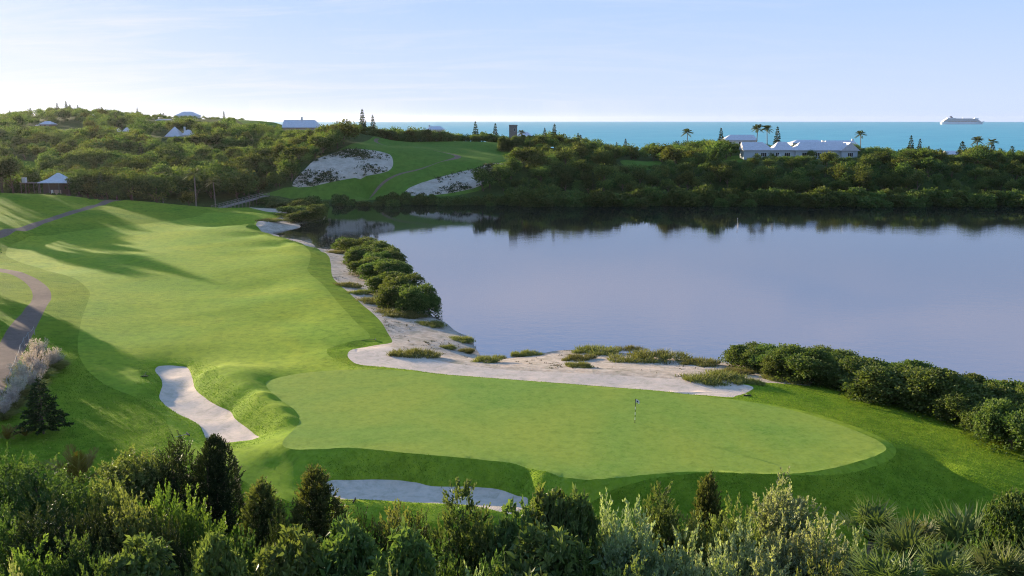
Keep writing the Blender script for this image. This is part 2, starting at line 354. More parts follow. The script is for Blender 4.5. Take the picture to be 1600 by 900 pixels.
# polygons on the plane that are made of several lines
edge = OUT['edge'][:, :2]; water = OUT['water'][:, :2]
wr = OUT['waste'][:, :2]
k_end = int(np.argmax(wr[:, 0] - 0.0))
lawn_r = np.array([at_z(*p, -.9)[:2] for p in [(1137,622.5),(1152,612),(1170,603),(1195,599.5),(1230,598),(1268,598)]])
beach_poly = np.vstack([np.array([at_D(384, 318, 300)[:2]]), edge, np.array([at_z(556, 556, -.4)[:2], at_z(700, 586, -.2)[:2], at_z(994, 609, -.2)[:2]]), lawn_r, np.array([at_z(1275, 575, -3.5)[:2], at_z(1080, 545, -3.5)[:2], at_z(800, 530, -3.5)[:2], at_z(770, 500, -3.5)[:2], at_z(700, 470, -3.5)[:2], at_z(640, 410, -3.5)[:2], at_z(560, 376, -3.5)[:2], at_z(520, 372, -3.5)[:2], at_z(470, 364, -3.5)[:2], at_z(540, 340, -3.5)[:2], at_z(520, 324, -2)[:2]])])
# ---------------------------------------------------------------- triangulate the land
pts = []; edges = []
def add_loop(P, closed):
    b = len(pts)
    for p in P: pts.append((float(p[0]), float(p[1])))
    n = len(P)
    for i in range(n - 1 + (1 if closed else 0)): edges.append((b + i, b + (i + 1) % n))
for k in ('green', 'fair', 'path1', 'path2', 'scarp1', 'scarp2', 'teehill', 'path3', 'patchw', 'lawnh', 'lawnr', 'lawnr2'): add_loop(OUT[k], True)
for k in LIPS: add_loop(OUT[k], True); add_loop(INS[k], True)
add_loop(beach_poly, True)
ln = np.array(pts)
gp = []
rr = 24.0
while rr < 1150:
    inner = np.arange(-44, 44, math.degrees(.0085)) if rr > 40 else np.arange(-44, 44, 1.2)
    if rr > 420: inner = inner[::2]
    side = np.concatenate([np.arange(-88, -44, 3.0), np.arange(44, 89, 3.0)])
    for a in np.concatenate([inner, side]):
        a = R(a + rng.uniform(-.12, .12)); r_ = rr * (1 + rng.uniform(-.003, .003))
        gp.append((r_ * math.sin(a), r_ * math.cos(a)))
    rr *= 1.0125 if rr > 45 else 1.05
    if rr > 420: rr *= 1.008
for a in range(-88, 89, 4):
    for r_ in (3, 8, 14, 19): gp.append((r_ * math.sin(R(a)), r_ * math.cos(R(a))))
gp = np.array(gp)
# extra points round the bunkers and the green edge
ex = []
for k in ('bunk1', 'bunk2', 'waste', 'green'):
    for d in (-.5, -1.1, .6, 1.3): ex.append(inset(OUT[k], d))
gp = np.vstack([gp] + ex)
# drop those too close to an outline point
cell = {}
for i, p in enumerate(ln): cell.setdefault((int(p[0] // 1), int(p[1] // 1)), []).append(i)
ok = np.ones(len(gp), bool)
for i, p in enumerate(gp):
    cx, cy = int(p[0] // 1), int(p[1] // 1)
    for a in (cx - 1, cx, cx + 1):
        for b in (cy - 1, cy, cy + 1):
            for j in cell.get((a, b), ()):
                if (ln[j, 0] - p[0]) ** 2 + (ln[j, 1] - p[1]) ** 2 < .04: ok[i] = False
gp = gp[ok]
allp = [Vector(p) for p in pts] + [Vector((p[0], p[1])) for p in gp]
cv, ce, cf, _, _, _ = geometry.delaunay_2d_cdt(allp, edges, [], 0, 1e-4)
XY = np.array([(v.x, v.y) for v in cv]); TRI = np.array([f for f in cf], dtype=np.int32)
Z = H(XY[:, 0], XY[:, 1])
for k, dep in LIPS.items():
    ins_ = inside(INS[k], XY[:, 0], XY[:, 1])
    dmin = np.full(len(XY), 9.0)
    idx = np.where(inside(OUT[k], XY[:, 0], XY[:, 1]))[0]
    onin = np.zeros(len(XY), bool)
    for i in idx:
        d = np.min(np.hypot(*(INS[k] - XY[i]).T)); do = np.min(np.hypot(*(OUT[k][:, :2] - XY[i]).T))
        fk = dep if k != 'waste' else dep * min(1, max(0, 1.4 - np.min(np.hypot(*(OUT['green'][:, :2] - XY[i]).T)) / 1.5))
        if ins_[i] or d < .03: Z[i] -= fk
        elif do > .02: Z[i] -= fk * min(1, do / .16)
cen = XY[TRI].mean(1)
reg = np.full(len(TRI), 'hillside', dtype='U12')
cD = cen[:, 1]; cX = cen[:, 0]
cpx, cpy = project(cX, cD, H(cX, cD))
rid = np.interp(cpx, [-200, 0, 190, 290, 340, 400, 3000], [292, 292, 288, 290, 293, 301, 301])
reg[cD < rid] = 'rough'
for nm, key in (('beach', beach_poly), ('fairway', OUT['fair']), ('teehill', OUT['teehill']), ('patch', OUT['patchw']), ('patch', OUT['lawnh']), ('patch', OUT['lawnr']), ('patch', OUT['lawnr2']), ('scarp1', OUT['scarp1']), ('scarp2', OUT['scarp2']),
                ('path3', OUT['path3']), ('path1', OUT['path1']), ('path2', OUT['path2']), ('green', OUT['green']), ('waste', INS['waste']), ('bunk1', INS['bunk1']), ('bunk2', INS['bunk2'])):
    reg[inside(key, cX, cD)] = nm
REG = {
    'hillside': ('hillside', 'hill', 'dark wooded hillside ground round the lake and down to the sea', 'ground'),
    'rough': ('rough_grass', 'rough', 'longer darker rough grass framing the mown fairway and green', 'ground'),
    'fairway': ('fairway', 'fairway', 'pale mown fairway with its apron running up to the green', 'fairway'),
    'green': ('putting_green', 'green', 'smooth pale green putting surface with the flagstick', 'green'),
    'bunk1': ('sand_bunker', 'sand', 'long curved sand bunker on the near side of the fairway', 'bunker'),
    'bunk2': ('sand_bunker', 'sand', 'shaded sand bunker under the steep turf face below the green', 'bunker'),
    'waste': ('sand_bunker', 'sand', 'raked strip of pale sand between the green and the beach', 'bunker'),
    'beach': ('beach', 'beach', 'natural sandy lake shore dotted with marsh grass', 'beach'),
    'path1': ('cart_path', 'path', 'winding brown cart path passing the plumed grass', 'path'),
    'path2': ('cart_path', 'path', 'narrow cart path crossing the lawn below the pavilion', 'path'),
    'path3': ('cart_path', 'path', 'zigzag cart path climbing the far tee hill', 'path'),
    'teehill': ('tee_hill', 'teegrass', 'smooth grass hill with a tee across the lake', 'hill'),
    'patch': ('meadow', 'teegrass', 'small grassy clearings among the far woods', 'meadow'),
    'scarp1': ('sand_scarp', 'scarp', 'pale sand face on the far hill below the pine trees', 'sand'),
    'scarp2': ('sand_scarp', 'scarp', 'pale sand face on the far hill above the lake bushes', 'sand'),
}
for k, (nm, mt, lab, cat) in REG.items():
    T = TRI[reg == k]
    if not len(T): continue
    u, inv = np.unique(T, return_inverse=True)
    me = np_mesh(nm, np.column_stack([XY[u], Z[u]]), [inv.reshape(-1, 3)], [M[mt]], smooth=True)
    tag(mesh_obj(nm, me), lab, cat, kind='structure')
# make face normals point up
for o in list(COL.objects):
    if o.type == 'MESH':
        me = o.data
        if len(me.polygons) and me.polygons[0].normal.z < 0: me.flip_normals()

# ---------------------------------------------------------------- water
def water_mat(name, col, rough, ior, scale1, scale2, bump, spec=.5, stretch=(1, 1, 1), bd=.1, col2=None, lee=False):
    m, nt, n, l = new_mat(name)
    tc = N(n, 'ShaderNodeTexCoord')
    mp = N(n, 'ShaderNodeMapping'); mp.inputs['Scale'].default_value = stretch; l.new(tc.outputs['Object'], mp.inputs[0])
    a = noise(n, l, mp.outputs[0], scale1, 3, .5, .3); b = noise(n, l, mp.outputs[0], scale2, 3, .55, .2)
    s = mth(n, l, 'ADD', mth(n, l, 'MULTIPLY', a.outputs[0], 1.0), mth(n, l, 'MULTIPLY', b.outputs[0], .5))
    # calm and ruffled patches
    c = noise(n, l, tc.outputs['Object'], .012, 3, .5, .8)
    rr_ = ramp(n, [(.35, (.22, .22, .22)), (.65, (1, 1, 1))]); l.new(c.outputs[0], rr_.inputs[0])
    bp = N(n, 'ShaderNodeBump'); bp.inputs['Distance'].default_value = bd
    st_ = mth(n, l, 'MULTIPLY', rr_.outputs[0], bump)
    if lee:      # sheltered water under the far bank is calmer
        sy_ = N(n, 'ShaderNodeSeparateXYZ'); l.new(tc.outputs['Object'], sy_.inputs[0])
        ml = N(n, 'ShaderNodeMapRange'); l.new(sy_.outputs[1], ml.inputs[0])
        for i_, v_ in ((1, 130), (2, 265), (3, 1.0), (4, .22)): ml.inputs[i_].default_value = v_
        st_ = mth(n, l, 'MULTIPLY', st_, ml.outputs[0])
    l.new(st_, bp.inputs['Strength']); l.new(s, bp.inputs['Height'])
    bs = N(n, 'ShaderNodeBsdfPrincipled')
    if col2:
        r2 = ramp(n, [(.3, (0, 0, 0)), (.7, (1, 1, 1))]); l.new(c.outputs[0], r2.inputs[0])
        l.new(mixc(n, l, r2.outputs[0], col, col2), bs.inputs['Base Color'])
    else: bs.inputs['Base Color'].default_value = (*col, 1)
    bs.inputs['Roughness'].default_value = rough; bs.inputs['IOR'].default_value = ior
    bs.inputs['Specular IOR Level'].default_value = spec
    l.new(bp.outputs[0], bs.inputs['Normal'])
    o = N(n, 'ShaderNodeOutputMaterial'); l.new(bs.outputs[0], o.inputs[0])
    return m
M['lake'] = water_mat('lake_water', (.008, .010, .011), .03, 3.0, .35, 1.5, .28, lee=True, spec=.9, stretch=(1, 1.6, 1), bd=.12)
M['sea'] = water_mat('sea_water', (.004, .30, .33), .3, 1.33, .05, .2, .8, spec=.10, stretch=(.5, 1.4, 1), bd=2.0, col2=(.003, .25, .30))
def sheet(name, poly, z, mat, lab, cat):
    V = np.array([(p[0], p[1], z) for p in poly]); me = bpy.data.meshes.new(name)
    me.from_pydata([tuple(v) for v in V], [], [tuple(range(len(V)))]); me.materials.append(mat)
    if me.polygons[0].normal.z < 0: me.flip_normals()
    return tag(mesh_obj(name, me), lab, cat, kind='structure')
_wl = [at_z(p[0], p[1] + 9, -2.5)[:2] for p in WATER_L]
sheet('lake', _wl + [(700, 60), (700, 352), (-175, 352), (-175, 230)], -2.5, M['lake'], 'calm lavender lake reflecting the far wooded bank', 'lake')
SEAR = 14800
_sv = [(SEAR * math.cos(R(a)), SEAR * math.sin(R(a)), -3.4) for a in np.arange(0, 360, 1.5)]
_no = len(_sv)
for a in np.arange(0, 360, 1.5):
    c_, s_ = math.cos(R(a)), math.sin(R(a)); k_ = min(680 / max(1e-6, abs(c_)), (545 if s_ > 0 else 200) / max(1e-6, abs(s_)))
    _sv.append((c_ * k_, s_ * k_, -3.4))
_sf = np.array([(i, (i + 1) % _no, _no + (i + 1) % _no, _no + i) for i in range(_no)])
_me = np_mesh('sea', _sv, [_sf], [M['sea']])
if _me.polygons[0].normal.z < 0: _me.flip_normals()
tag(mesh_obj('sea', _me), 'turquoise sea reaching the horizon behind the wooded bank', 'sea', kind='structure')
# ================================================================ vegetation
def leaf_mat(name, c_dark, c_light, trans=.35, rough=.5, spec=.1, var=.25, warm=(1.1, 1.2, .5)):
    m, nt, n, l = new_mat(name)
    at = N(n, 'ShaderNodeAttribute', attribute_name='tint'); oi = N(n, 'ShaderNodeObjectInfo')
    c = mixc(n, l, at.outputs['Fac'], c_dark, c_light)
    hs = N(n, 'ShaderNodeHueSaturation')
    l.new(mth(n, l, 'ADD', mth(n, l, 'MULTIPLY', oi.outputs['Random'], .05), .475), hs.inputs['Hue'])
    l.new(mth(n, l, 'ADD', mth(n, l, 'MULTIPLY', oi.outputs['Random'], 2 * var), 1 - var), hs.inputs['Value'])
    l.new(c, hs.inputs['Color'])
    bs = N(n, 'ShaderNodeBsdfPrincipled'); l.new(hs.outputs[0], bs.inputs['Base Color'])
    bs.inputs['Roughness'].default_value = rough; bs.inputs['Specular IOR Level'].default_value = spec
    tr = N(n, 'ShaderNodeBsdfTranslucent')
    l.new(mixc(n, l, 1.0, hs.outputs[0], warm, 'MULTIPLY'), tr.inputs[0])
    mx = N(n, 'ShaderNodeMixShader'); mx.inputs[0].default_value = trans
    l.new(bs.outputs[0], mx.inputs[1]); l.new(tr.outputs[0], mx.inputs[2])
    o = N(n, 'ShaderNodeOutputMaterial'); l.new(mx.outputs[0], o.inputs[0])
    return m
def plain_mat(name, col, rough=.7, spec=.3, var=.15, scale=3.0, metal=0.0, bump=0.0):
    m, nt, n, l = new_mat(name)
    tc = N(n, 'ShaderNodeTexCoord'); a = noise(n, l, tc.outputs['Object'], scale, 4, .6)
    r = ramp(n, [(.3, tuple(x * (1 - var) for x in col)), (.7, tuple(min(1, x * (1 + var)) for x in col))]); l.new(a.outputs[0], r.inputs[0])
    bs = N(n, 'ShaderNodeBsdfPrincipled'); l.new(r.outputs[0], bs.inputs['Base Color'])
    bs.inputs['Roughness'].default_value = rough; bs.inputs['Specular IOR Level'].default_value = spec; bs.inputs['Metallic'].default_value = metal
    if bump:
        bp = N(n, 'ShaderNodeBump'); bp.inputs['Strength'].default_value = bump; bp.inputs['Distance'].default_value = .03
        l.new(a.outputs[0], bp.inputs['Height']); l.new(bp.outputs[0], bs.inputs['Normal'])
    o = N(n, 'ShaderNodeOutputMaterial'); l.new(bs.outputs[0], o.inputs[0])
    return m
M['bark'] = plain_mat('bark', (.13, .095, .065), .9, .1, .35, 6, bump=.6)
M['palmbark'] = plain_mat('palm_bark', (.22, .18, .14), .9, .1, .3, 5, bump=.5)
M['l_far'] = leaf_mat('far_foliage', (.048, .076, .022), (.140, .168, .048), .40, .7, .04, var=.34)
M['l_far2'] = leaf_mat('far_olive_foliage', (.064, .080, .024), (.170, .180, .054), .40, .7, .04, var=.34)
M['l_far3'] = leaf_mat('far_dark_foliage', (.042, .068, .021), (.105, .138, .042), .35, .7, .04)
M['l_mang'] = leaf_mat('mangrove_foliage', (.054, .086, .024), (.125, .158, .044), .3, .7, .05)
M['l_shore'] = leaf_mat('shore_shrub_foliage', (.050, .080, .021), (.160, .190, .054), .36, .6, .1, var=.15)
M['l_pine'] = leaf_mat('pine_needles', (.024, .042, .018), (.060, .085, .034), .2)
M['l_palm'] = leaf_mat('palm_fronds', (.060, .075, .025), (.16, .16, .05), .3)
M['l_silver'] = leaf_mat('silver_leaves', (.135, .165, .078), (.42, .43, .23), .38, var=.12)
M['l_olive'] = leaf_mat('olive_leaves', (.080, .102, .028), (.25, .265, .09), .4, var=.15)
M['l_cedar'] = leaf_mat('cedar_sprays', (.052, .070, .020), (.175, .175, .058), .35, var=.15)
M['l_darkced'] = leaf_mat('dark_cedar_sprays', (.022, .036, .012), (.070, .078, .026), .2, var=.15)
M['l_gloss'] = leaf_mat('glossy_leaves', (.064, .098, .028), (.205, .24, .076), .34, .5, .2, var=.12)
M['l_bright'] = leaf_mat('bright_leaves', (.075, .118, .022), (.20, .245, .052), .42, var=.10)
M['l_dim'] = leaf_mat('deep_green_leaves', (.046, .078, .022), (.135, .175, .050), .35, var=.15)
M['l_fan'] = leaf_mat('fan_palm_blades', (.055, .078, .028), (.165, .185, .065), .3, .6, .15, var=.12)
M['l_bronze'] = leaf_mat('bronze_fronds', (.130, .085, .018), (.260, .190, .045), .35, var=.12)
M['l_marsh'] = leaf_mat('marsh_grass', (.105, .105, .030), (.270, .250, .085), .3, var=.15)
M['l_weed'] = leaf_mat('shore_weeds', (.050, .055, .022), (.150, .130, .055), .2)
M['plume'] = leaf_mat('grass_plumes', (.40, .345, .275), (.62, .54, .44), .3, .8, .1, var=.06, warm=(1, .95, .85))
M['l_scrub'] = leaf_mat('scrub', (.030, .040, .014), (.075, .080, .028), .2)

def unit(v): return v / (np.linalg.norm(v, axis=-1, keepdims=True) + 1e-9)
def rnd_unit(n, g): return unit(g.normal(size=(n, 3)))
class Leaves:
    def __init__(s): s.V = []; s.T = []
    def add(s, base, d, L, W, tint, g, mid=.5, droop=None):
        n = len(base); d = unit(d)
        side = unit(np.cross(d, rnd_unit(n, g)))
        L = np.broadcast_to(np.asarray(L, float), (n,))[:, None]; W = np.broadcast_to(np.asarray(W, float), (n,))[:, None]
        nn = np.cross(d, side)
        m = base + d * L * mid
        v = np.stack([base, m + side * W * .5 + nn * W * .12, base + d * L, m - side * W * .5 + nn * W * .12], 1)
        if droop is not None: v[:, 2, 2] -= droop * L[:, 0]
        s.V.append(v.reshape(-1, 3)); s.T.append(np.repeat(np.clip(np.broadcast_to(tint, (n,)), 0, 1), 4))
    def blades(s, base, d, side, L, W, tint, mid=.4):
        d = unit(d); side = unit(side); L = np.broadcast_to(L, (len(base),))[:, None]; W = np.broadcast_to(W, (len(base),))[:, None]
        m = base + d * L * mid
        v = np.stack([base, m + side * W * .5, base + d * L, m - side * W * .5], 1)
        s.V.append(v.reshape(-1, 3)); s.T.append(np.repeat(np.clip(np.broadcast_to(tint, (len(base),)), 0, 1), 4))
    def arr(s):
        V = np.vstack(s.V); T = np.concatenate(s.T)
        return V, np.arange(len(V)).reshape(-1, 4), T
    def mesh(s, name, mat):
        V, Fc, T = s.arr()
        return np_mesh(name, V, [Fc], [mat], {'tint': T})

def tube_arr(paths, sides=6):
    """paths: list of (points (k,3), radii (k,)) -> verts, quads"""
    V = []; Q = []; b = 0
    for P, r in paths:
        P = np.asarray(P, float); r = np.asarray(r, float); k = len(P)
        t = unit(np.gradient(P, axis=0)); ref = np.array([.3, .9, .1]) if abs(t[0][2]) > .5 else np.array([0, 0, 1.])
        u = unit(np.cross(t, ref)); w_ = np.cross(t, u)
        a = np.linspace(0, 2 * np.pi, sides, endpoint=False)
        ring = P[:, None] + r[:, None, None] * (np.cos(a)[None, :, None] * u[:, None] + np.sin(a)[None, :, None] * w_[:, None])
        V.append(ring.reshape(-1, 3))
        for i in range(k - 1):
            for j in range(sides):
                Q.append((b + i * sides + j, b + i * sides + (j + 1) % sides, b + (i + 1) * sides + (j + 1) % sides, b + (i + 1) * sides + j))
        b += k * sides
    return np.vstack(V), np.array(Q, np.int32)
def trunk_paths(g, h, r, crown_r, nl=5, lean=.05, fork=.35):
    top = np.array([g.normal() * lean * h, g.normal() * lean * h, h])
    P = [np.array([0, 0, -.3]), top * .33 + g.normal(size=3) * .03 * h * [1, 1, 0], top * .66 + g.normal(size=3) * .03 * h * [1, 1, 0], top]
    out = [(P, [r * 1.15, r * .85, r * .6, r * .25])]
    for i in range(nl):
        a = 2 * np.pi * (i / nl) + g.uniform(-.4, .4); s0 = fork + g.uniform(0, .35); b = top * s0
        e = b + np.array([math.cos(a) * crown_r, math.sin(a) * crown_r, g.uniform(.15, .45) * h])
        out.append(([b, (b + e) / 2 + [0, 0, .06 * h], e], [r * .45, r * .28, r * .1]))
    return out

def lobed_crown(g, rx, rz, zc, lobes, clumps, per, cl_r, L, W, inner=.25, out_bias=.8, flat=.85, up=.25):
    """unit-free crown: lobes on an ellipsoid, clumps on the lobes, leaves in the clumps"""
    lv = Leaves()
    ld = rnd_unit(lobes, g); ld[:, 2] = np.abs(ld[:, 2]) * 1.1 - .35; ld = unit(ld)
    lc = ld * np.array([rx, rx, rz]) * g.uniform(.45, .72, (lobes, 1)) + [0, 0, zc]
    lr = g.uniform(.33, .55, lobes) * rx
    li = g.integers(0, lobes, clumps); cd_ = rnd_unit(clumps, g); cd_[:, 2] = np.where(cd_[:, 2] < -.35, -cd_[:, 2], cd_[:, 2])
    cc = lc[li] + cd_ * (lr[li] * g.uniform(.75, 1.05, clumps))[:, None] * [1, 1, .85 * min(1.2, rz / rx + .25)]
    ct = np.clip(g.normal(.5, .22, clumps), 0, 1)
    n = clumps * per; ci = np.repeat(np.arange(clumps), per)
    off = np.clip(g.normal(size=(n, 3)), -1.7, 1.7) * cl_r * [1, 1, flat]
    base = cc[ci] + off
    d = unit(cd_[ci] * out_bias + rnd_unit(n, g) + [0, 0, up])
    lv.add(base, d, L * g.uniform(.7, 1.3, n), W * g.uniform(.7, 1.3, n), ct[ci] + g.normal(0, .15, n), g)
    k = int(n * inner)
    q = lc[g.integers(0, lobes, k)] + np.clip(g.normal(size=(k, 3)), -1.3, 1.3) * (rx * .2)
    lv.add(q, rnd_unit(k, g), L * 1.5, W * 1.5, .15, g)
    return lv

def join_arrays(parts):
    """parts: (V, Q, T, mat index) -> merged"""
    Vs = []; Qs = []; Ts = []; Ms = []; b = 0
    for V, Q, T, mi in parts:
        Vs.append(V); Qs.append(Q + b); Ts.append(T); Ms.append(np.full(len(Q), mi)); b += len(V)
    return np.vstack(Vs), np.vstack(Qs), np.concatenate(Ts), np.concatenate(Ms)

# ---- far broadleaf trees: height 1 x width 1 templates, metres at scale 1 = 7 m tall
def far_tree(seed, kind):
    g = np.random.default_rng(seed)
    if kind == 'round': lv = lobed_crown(g, 3.1, 2.5, 4.3, 9, 105, 8, .40, .44, .32, inner=.3)
    elif kind == 'tall': lv = lobed_crown(g, 2.3, 3.3, 4.2, 9, 105, 8, .38, .42, .31, inner=.3)
    elif kind == 'wide': lv = lobed_crown(g, 3.3, 2.5, 4.3, 11, 112, 8, .42, .44, .32, inner=.3)
    else: lv = lobed_crown(g, 2.9, 2.7, 4.0, 14, 130, 7, .33, .46, .28, out_bias=.5, inner=.3)
    V, Q, T = lv.arr()
    TV, TQ = tube_arr(trunk_paths(g, 4.2, .22, 1.6, 4), 5)
    return V, Q, T, TV, TQ
FT = [far_tree(100 + i, k) for i, k in enumerate(['round', 'tall', 'wide', 'loose', 'round', 'tall', 'wide', 'loose'])]
FTM = []
for i, (V, Q, T, TV, TQ) in enumerate(FT):
    row = []
    for mk in ('l_far', 'l_far2', 'l_far3'):
        v, q, t, mi = join_arrays([(V, Q, T, 0), (TV, TQ, np.zeros(len(TV)), 1)])
        row.append(np_mesh('broadleaf_tree', v, [q], [M[mk], M['bark']], {'tint': t}, mat_idx=mi))
    FTM.append(row)

# ---- where the woods stand
SKY_X = [-300, 0, 50, 75, 100, 140, 185, 250, 300, 350, 375, 400, 430, 470, 500, 520, 545, 560, 610, 640, 660, 720, 760, 790, 820, 850, 880, 905, 930, 960, 1000, 1030, 1060, 1100, 1130, 1160, 1335, 1345, 1360, 1385, 1400, 1430, 1450, 1480, 1500, 1520, 1545, 1570, 1600, 1900]
SKY_Y = [180, 178, 170, 168, 166, 168, 173, 179, 181, 182, 185, 190, 196, 199, 198, 194, 189, 194, 201, 198, 200, 207, 208, 212, 212, 206, 213, 214, 219, 224, 231, 222, 223, 216, 219, 226, 226, 231, 229, 232, 237, 229, 233, 238, 236, 229, 230, 240, 236, 244]
VIS = [(236,300,214,520),(176,204,206,560),(42,82,198,600),(93,130,203,615),(234,272,190,650),(310,345,191,640),(268,310,181,720),(434,502,203,470),(660,700,204,478),(792,812,217,440),(808,836,212,450),(1128,1186,217,470),
       (1157,1176,247,430),(1181,1186,240,430),(1191,1200,245,430),(1205,1210,239,430),(1215,1260,244,430),(1267,1270,236,430),(1275,1283,244,430),(1288,1306,240,430),(1312,1340,246,430),(1250,1290,222,470),(1290,1342,223,470),(20,114,303,312),(372,434,194,660),(560,812,226,440),(0,60,262,395),(968,1038,258,400),(1126,1164,252,415),(1474,1504,244,450),(330,425,328,312)]
NOTREE = ['teehill', 'scarp1', 'scarp2', 'patchw', 'lawnh', 'lawnr']
HOUSE_SPOTS = []      # (x, y, radius) filled below before planting
HS_PIX = [(270,213,520,14),(190,205,560,9),(64,199,600,14),(111,203,615,13),(253,190,650,13),(328,191,640,12),(289,181,725,14),(470,202,472,18),(680,204,478,12),(802,217,440,7),(820,217,450,9),(1156,217,480,14),(1172,248,426,11),(1200,248,426,11),(1225,248,426,11),(1250,248,428,11),(1275,248,428,11),(1300,248,428,11),(1324,248,426,11),(1270,225,480,12),(1315,226,480,14),(80,302,303,11),(1490,246,460,8)]
for px, py, D, r_ in HS_PIX:
    x, y, z = at_D(px, py, D); HOUSE_SPOTS.append((x, y, r_))
BRIDGE = np.array([at_D(330, 328, 288)[:2], at_D(420, 305, 332)[:2]])
def seg_dist(x, y, A, B):
    d = B - A; t = np.clip(((x - A[0]) * d[0] + (y - A[1]) * d[1]) / (d @ d), 0, 1)
    return np.hypot(x - A[0] - t * d[0], y - A[1] - t * d[1])
g = np.random.default_rng(42)
cand = []
y = 296.0
while y < 790:
    sp = 5.0 + (y - 296) * .0075
    xs = np.arange(-.66 * y, .70 * y, sp)
    for x in xs: cand.append((x + g.uniform(-.42, .42) * sp, y + g.uniform(-.42, .42) * sp))
    y += sp * .92
cand = np.array(cand); cx_, cy_ = cand[:, 0], cand[:, 1]
hh = H(cx_, cy_)
px_, py_ = project(cx_, cy_, hh)
ok = hh > -1.2
ok &= (px_ > -260) & (px_ < 1860)
rid2 = np.interp(px_, [-200, 0, 190, 290, 340, 410, 3000], [300, 302, 293, 297, 305, 338, 341])
ok &= cy_ > rid2
for k in NOTREE: ok &= ~inside(OUT[k], cx_, cy_)
for x, y, r_ in HOUSE_SPOTS: ok &= np.hypot(cx_ - x, cy_ - y) > r_ * .72
ok &= ~((np.hypot(cx_ - HOUSE_SPOTS[-2][0], cy_ - HOUSE_SPOTS[-2][1]) < 9))
ok &= seg_dist(cx_, cy_, BRIDGE[0], BRIDGE[1]) > 3.5
cand = cand[ok]; hh = hh[ok]; px_ = px_[ok]; py_ = py_[ok]
trees = []
for (x, y), z, px, py in zip(cand, hh, px_, py_):
    s = 0.62 + 1.05 * g.random() ** 1.7
    if 60 < px < 345 and y < 330: s *= 1.3
    s *= 1 + .18 * math.sin(x * .05 + 1) * math.sin(y * .043)
    if 880 < px < 1700 and y < 380: s *= .9
    if px < 120 and y < 330: s *= 1.1
    htree = 5.2 * s
    ymin = np.interp(px, SKY_X, SKY_Y) + g.uniform(-1.0, 7)
    def hmax(yallow, x=x, y=y): return at_D(px, yallow, y)[2] - z
    m = hmax(ymin)
    for x0, x1, ya, D in VIS:
        if x0 - 5 < px < x1 + 5 and y < D: m = min(m, hmax(ya) )
    if m < 1.2: continue
    if htree > m: s = m / 5.2
    trees.append((x, y, z, s, px, py))
print('far trees', len(trees))
# a closed row along the crest behind the tee and along the right crest
for px in np.arange(540, 800, 5.5):
    D = np.interp(px, [540, 600, 680, 800], [437, 449, 461, 465]) + 3 * math.sin(px * .09); x, y, _ = at_D(px, 220, D + g.uniform(-4, 4)); z = h1(x, y)
    if min(math.hypot(x - hx, y - hy) for hx, hy, _ in HOUSE_SPOTS) < 6: continue
    m = at_D(px, np.interp(px, SKY_X, SKY_Y) + g.uniform(0, 6), y)[2] - z
    if m > 1: trees.append((x, y, z - .5 * m / 5, m / 5, px, 222))
trees = np.array(trees)
# visibility of each tree's top over the ground and the trees in front (coarse)
app = trees[:, 3] / trees[:, 1]
tx, ty = project(trees[:, 0], trees[:, 1], trees[:, 2] + 6.2 * trees[:, 3])
order = np.argsort(trees[:, 1]); sky_top = {}
vis = np.zeros(len(trees))
for i in order:
    b0 = int((tx[i] - 4) // 4); b1 = int((tx[i] + 4) // 4); exp_ = 0
    wpx = max(1, int(3.0 * trees[i, 3] / trees[i, 1] * F // 4))
    for b in range(int(tx[i] // 4) - wpx, int(tx[i] // 4) + wpx + 1):
        cur = sky_top.get(b, 999.0)
        exp_ += max(0, min(cur, trees[i, 5]) - ty[i])
        if ty[i] + 3 < cur: sky_top[b] = ty[i] + 3
    vis[i] = exp_ if -10 < tx[i] < 1610 else 0
ind = set(np.argsort(-vis)[:290].tolist())
LEFT = 'trees on the wooded hillside above the fairway'; RIGHT = 'trees of the wooded bank across the lake'; MID = 'trees round the far tee hill'
LBL = {LEFT: 'rounded olive green tree in the wood on the hill beyond the fairway', RIGHT: 'rounded olive green tree in the wood on the far bank under the sea', MID: 'rounded green tree standing beside the far tee hill'}
forest = []
for i, (x, y, z, s, px, py) in enumerate(trees):
    k = int(g.integers(0, 8)); c = int(g.choice([0, 0, 1, 1, 2])); rz = g.uniform(0, 6.28); sw = s * g.uniform(.85, 1.2)
    if i in ind:
        o = bpy.data.objects.new('broadleaf_tree', FTM[k][c]); o.location = (x, y, z - 1.5 * s); o.rotation_euler = (0, 0, rz); o.scale = (sw, sw, s); link(o)
        gname = LEFT if px < 470 else (MID if px < 810 else RIGHT)
        tag(o, LBL[gname], 'tree', gname)
    elif vis[i] > 0.5 or y < 480 or tx[i] < 0 or tx[i] > 1600:
        forest.append((x, y, z, sw, s, k, c, rz))
print('forest mass', len(forest))
parts = []
for x, y, z, sw, s, k, c, rz in forest:
    V, Q, T = FT[k][:3]
    sub = g.random(len(Q)) < .62
    v = V.reshape(-1, 4, 3)[sub].reshape(-1, 3); t = T.reshape(-1, 4)[sub].reshape(-1)
    cc, ss = math.cos(rz) * sw, math.sin(rz) * sw
    v = np.stack([v[:, 0] * cc - v[:, 1] * ss + x, v[:, 0] * ss + v[:, 1] * cc + y, v[:, 2] * s + z - 1.5 * s], 1)
    parts.append((v, np.arange(len(v)).reshape(-1, 4), np.clip(t + g.normal(0, .18), 0, 1), c))
v, q, t, mi = join_arrays(parts)
fo = mesh_obj('forest', np_mesh('forest', v, [q], [M['l_far'], M['l_far2'], M['l_far3']], {'tint': t}, mat_idx=mi))
tag(fo, 'dense mass of olive green trees filling the far wooded hills', 'forest', kind='stuff')

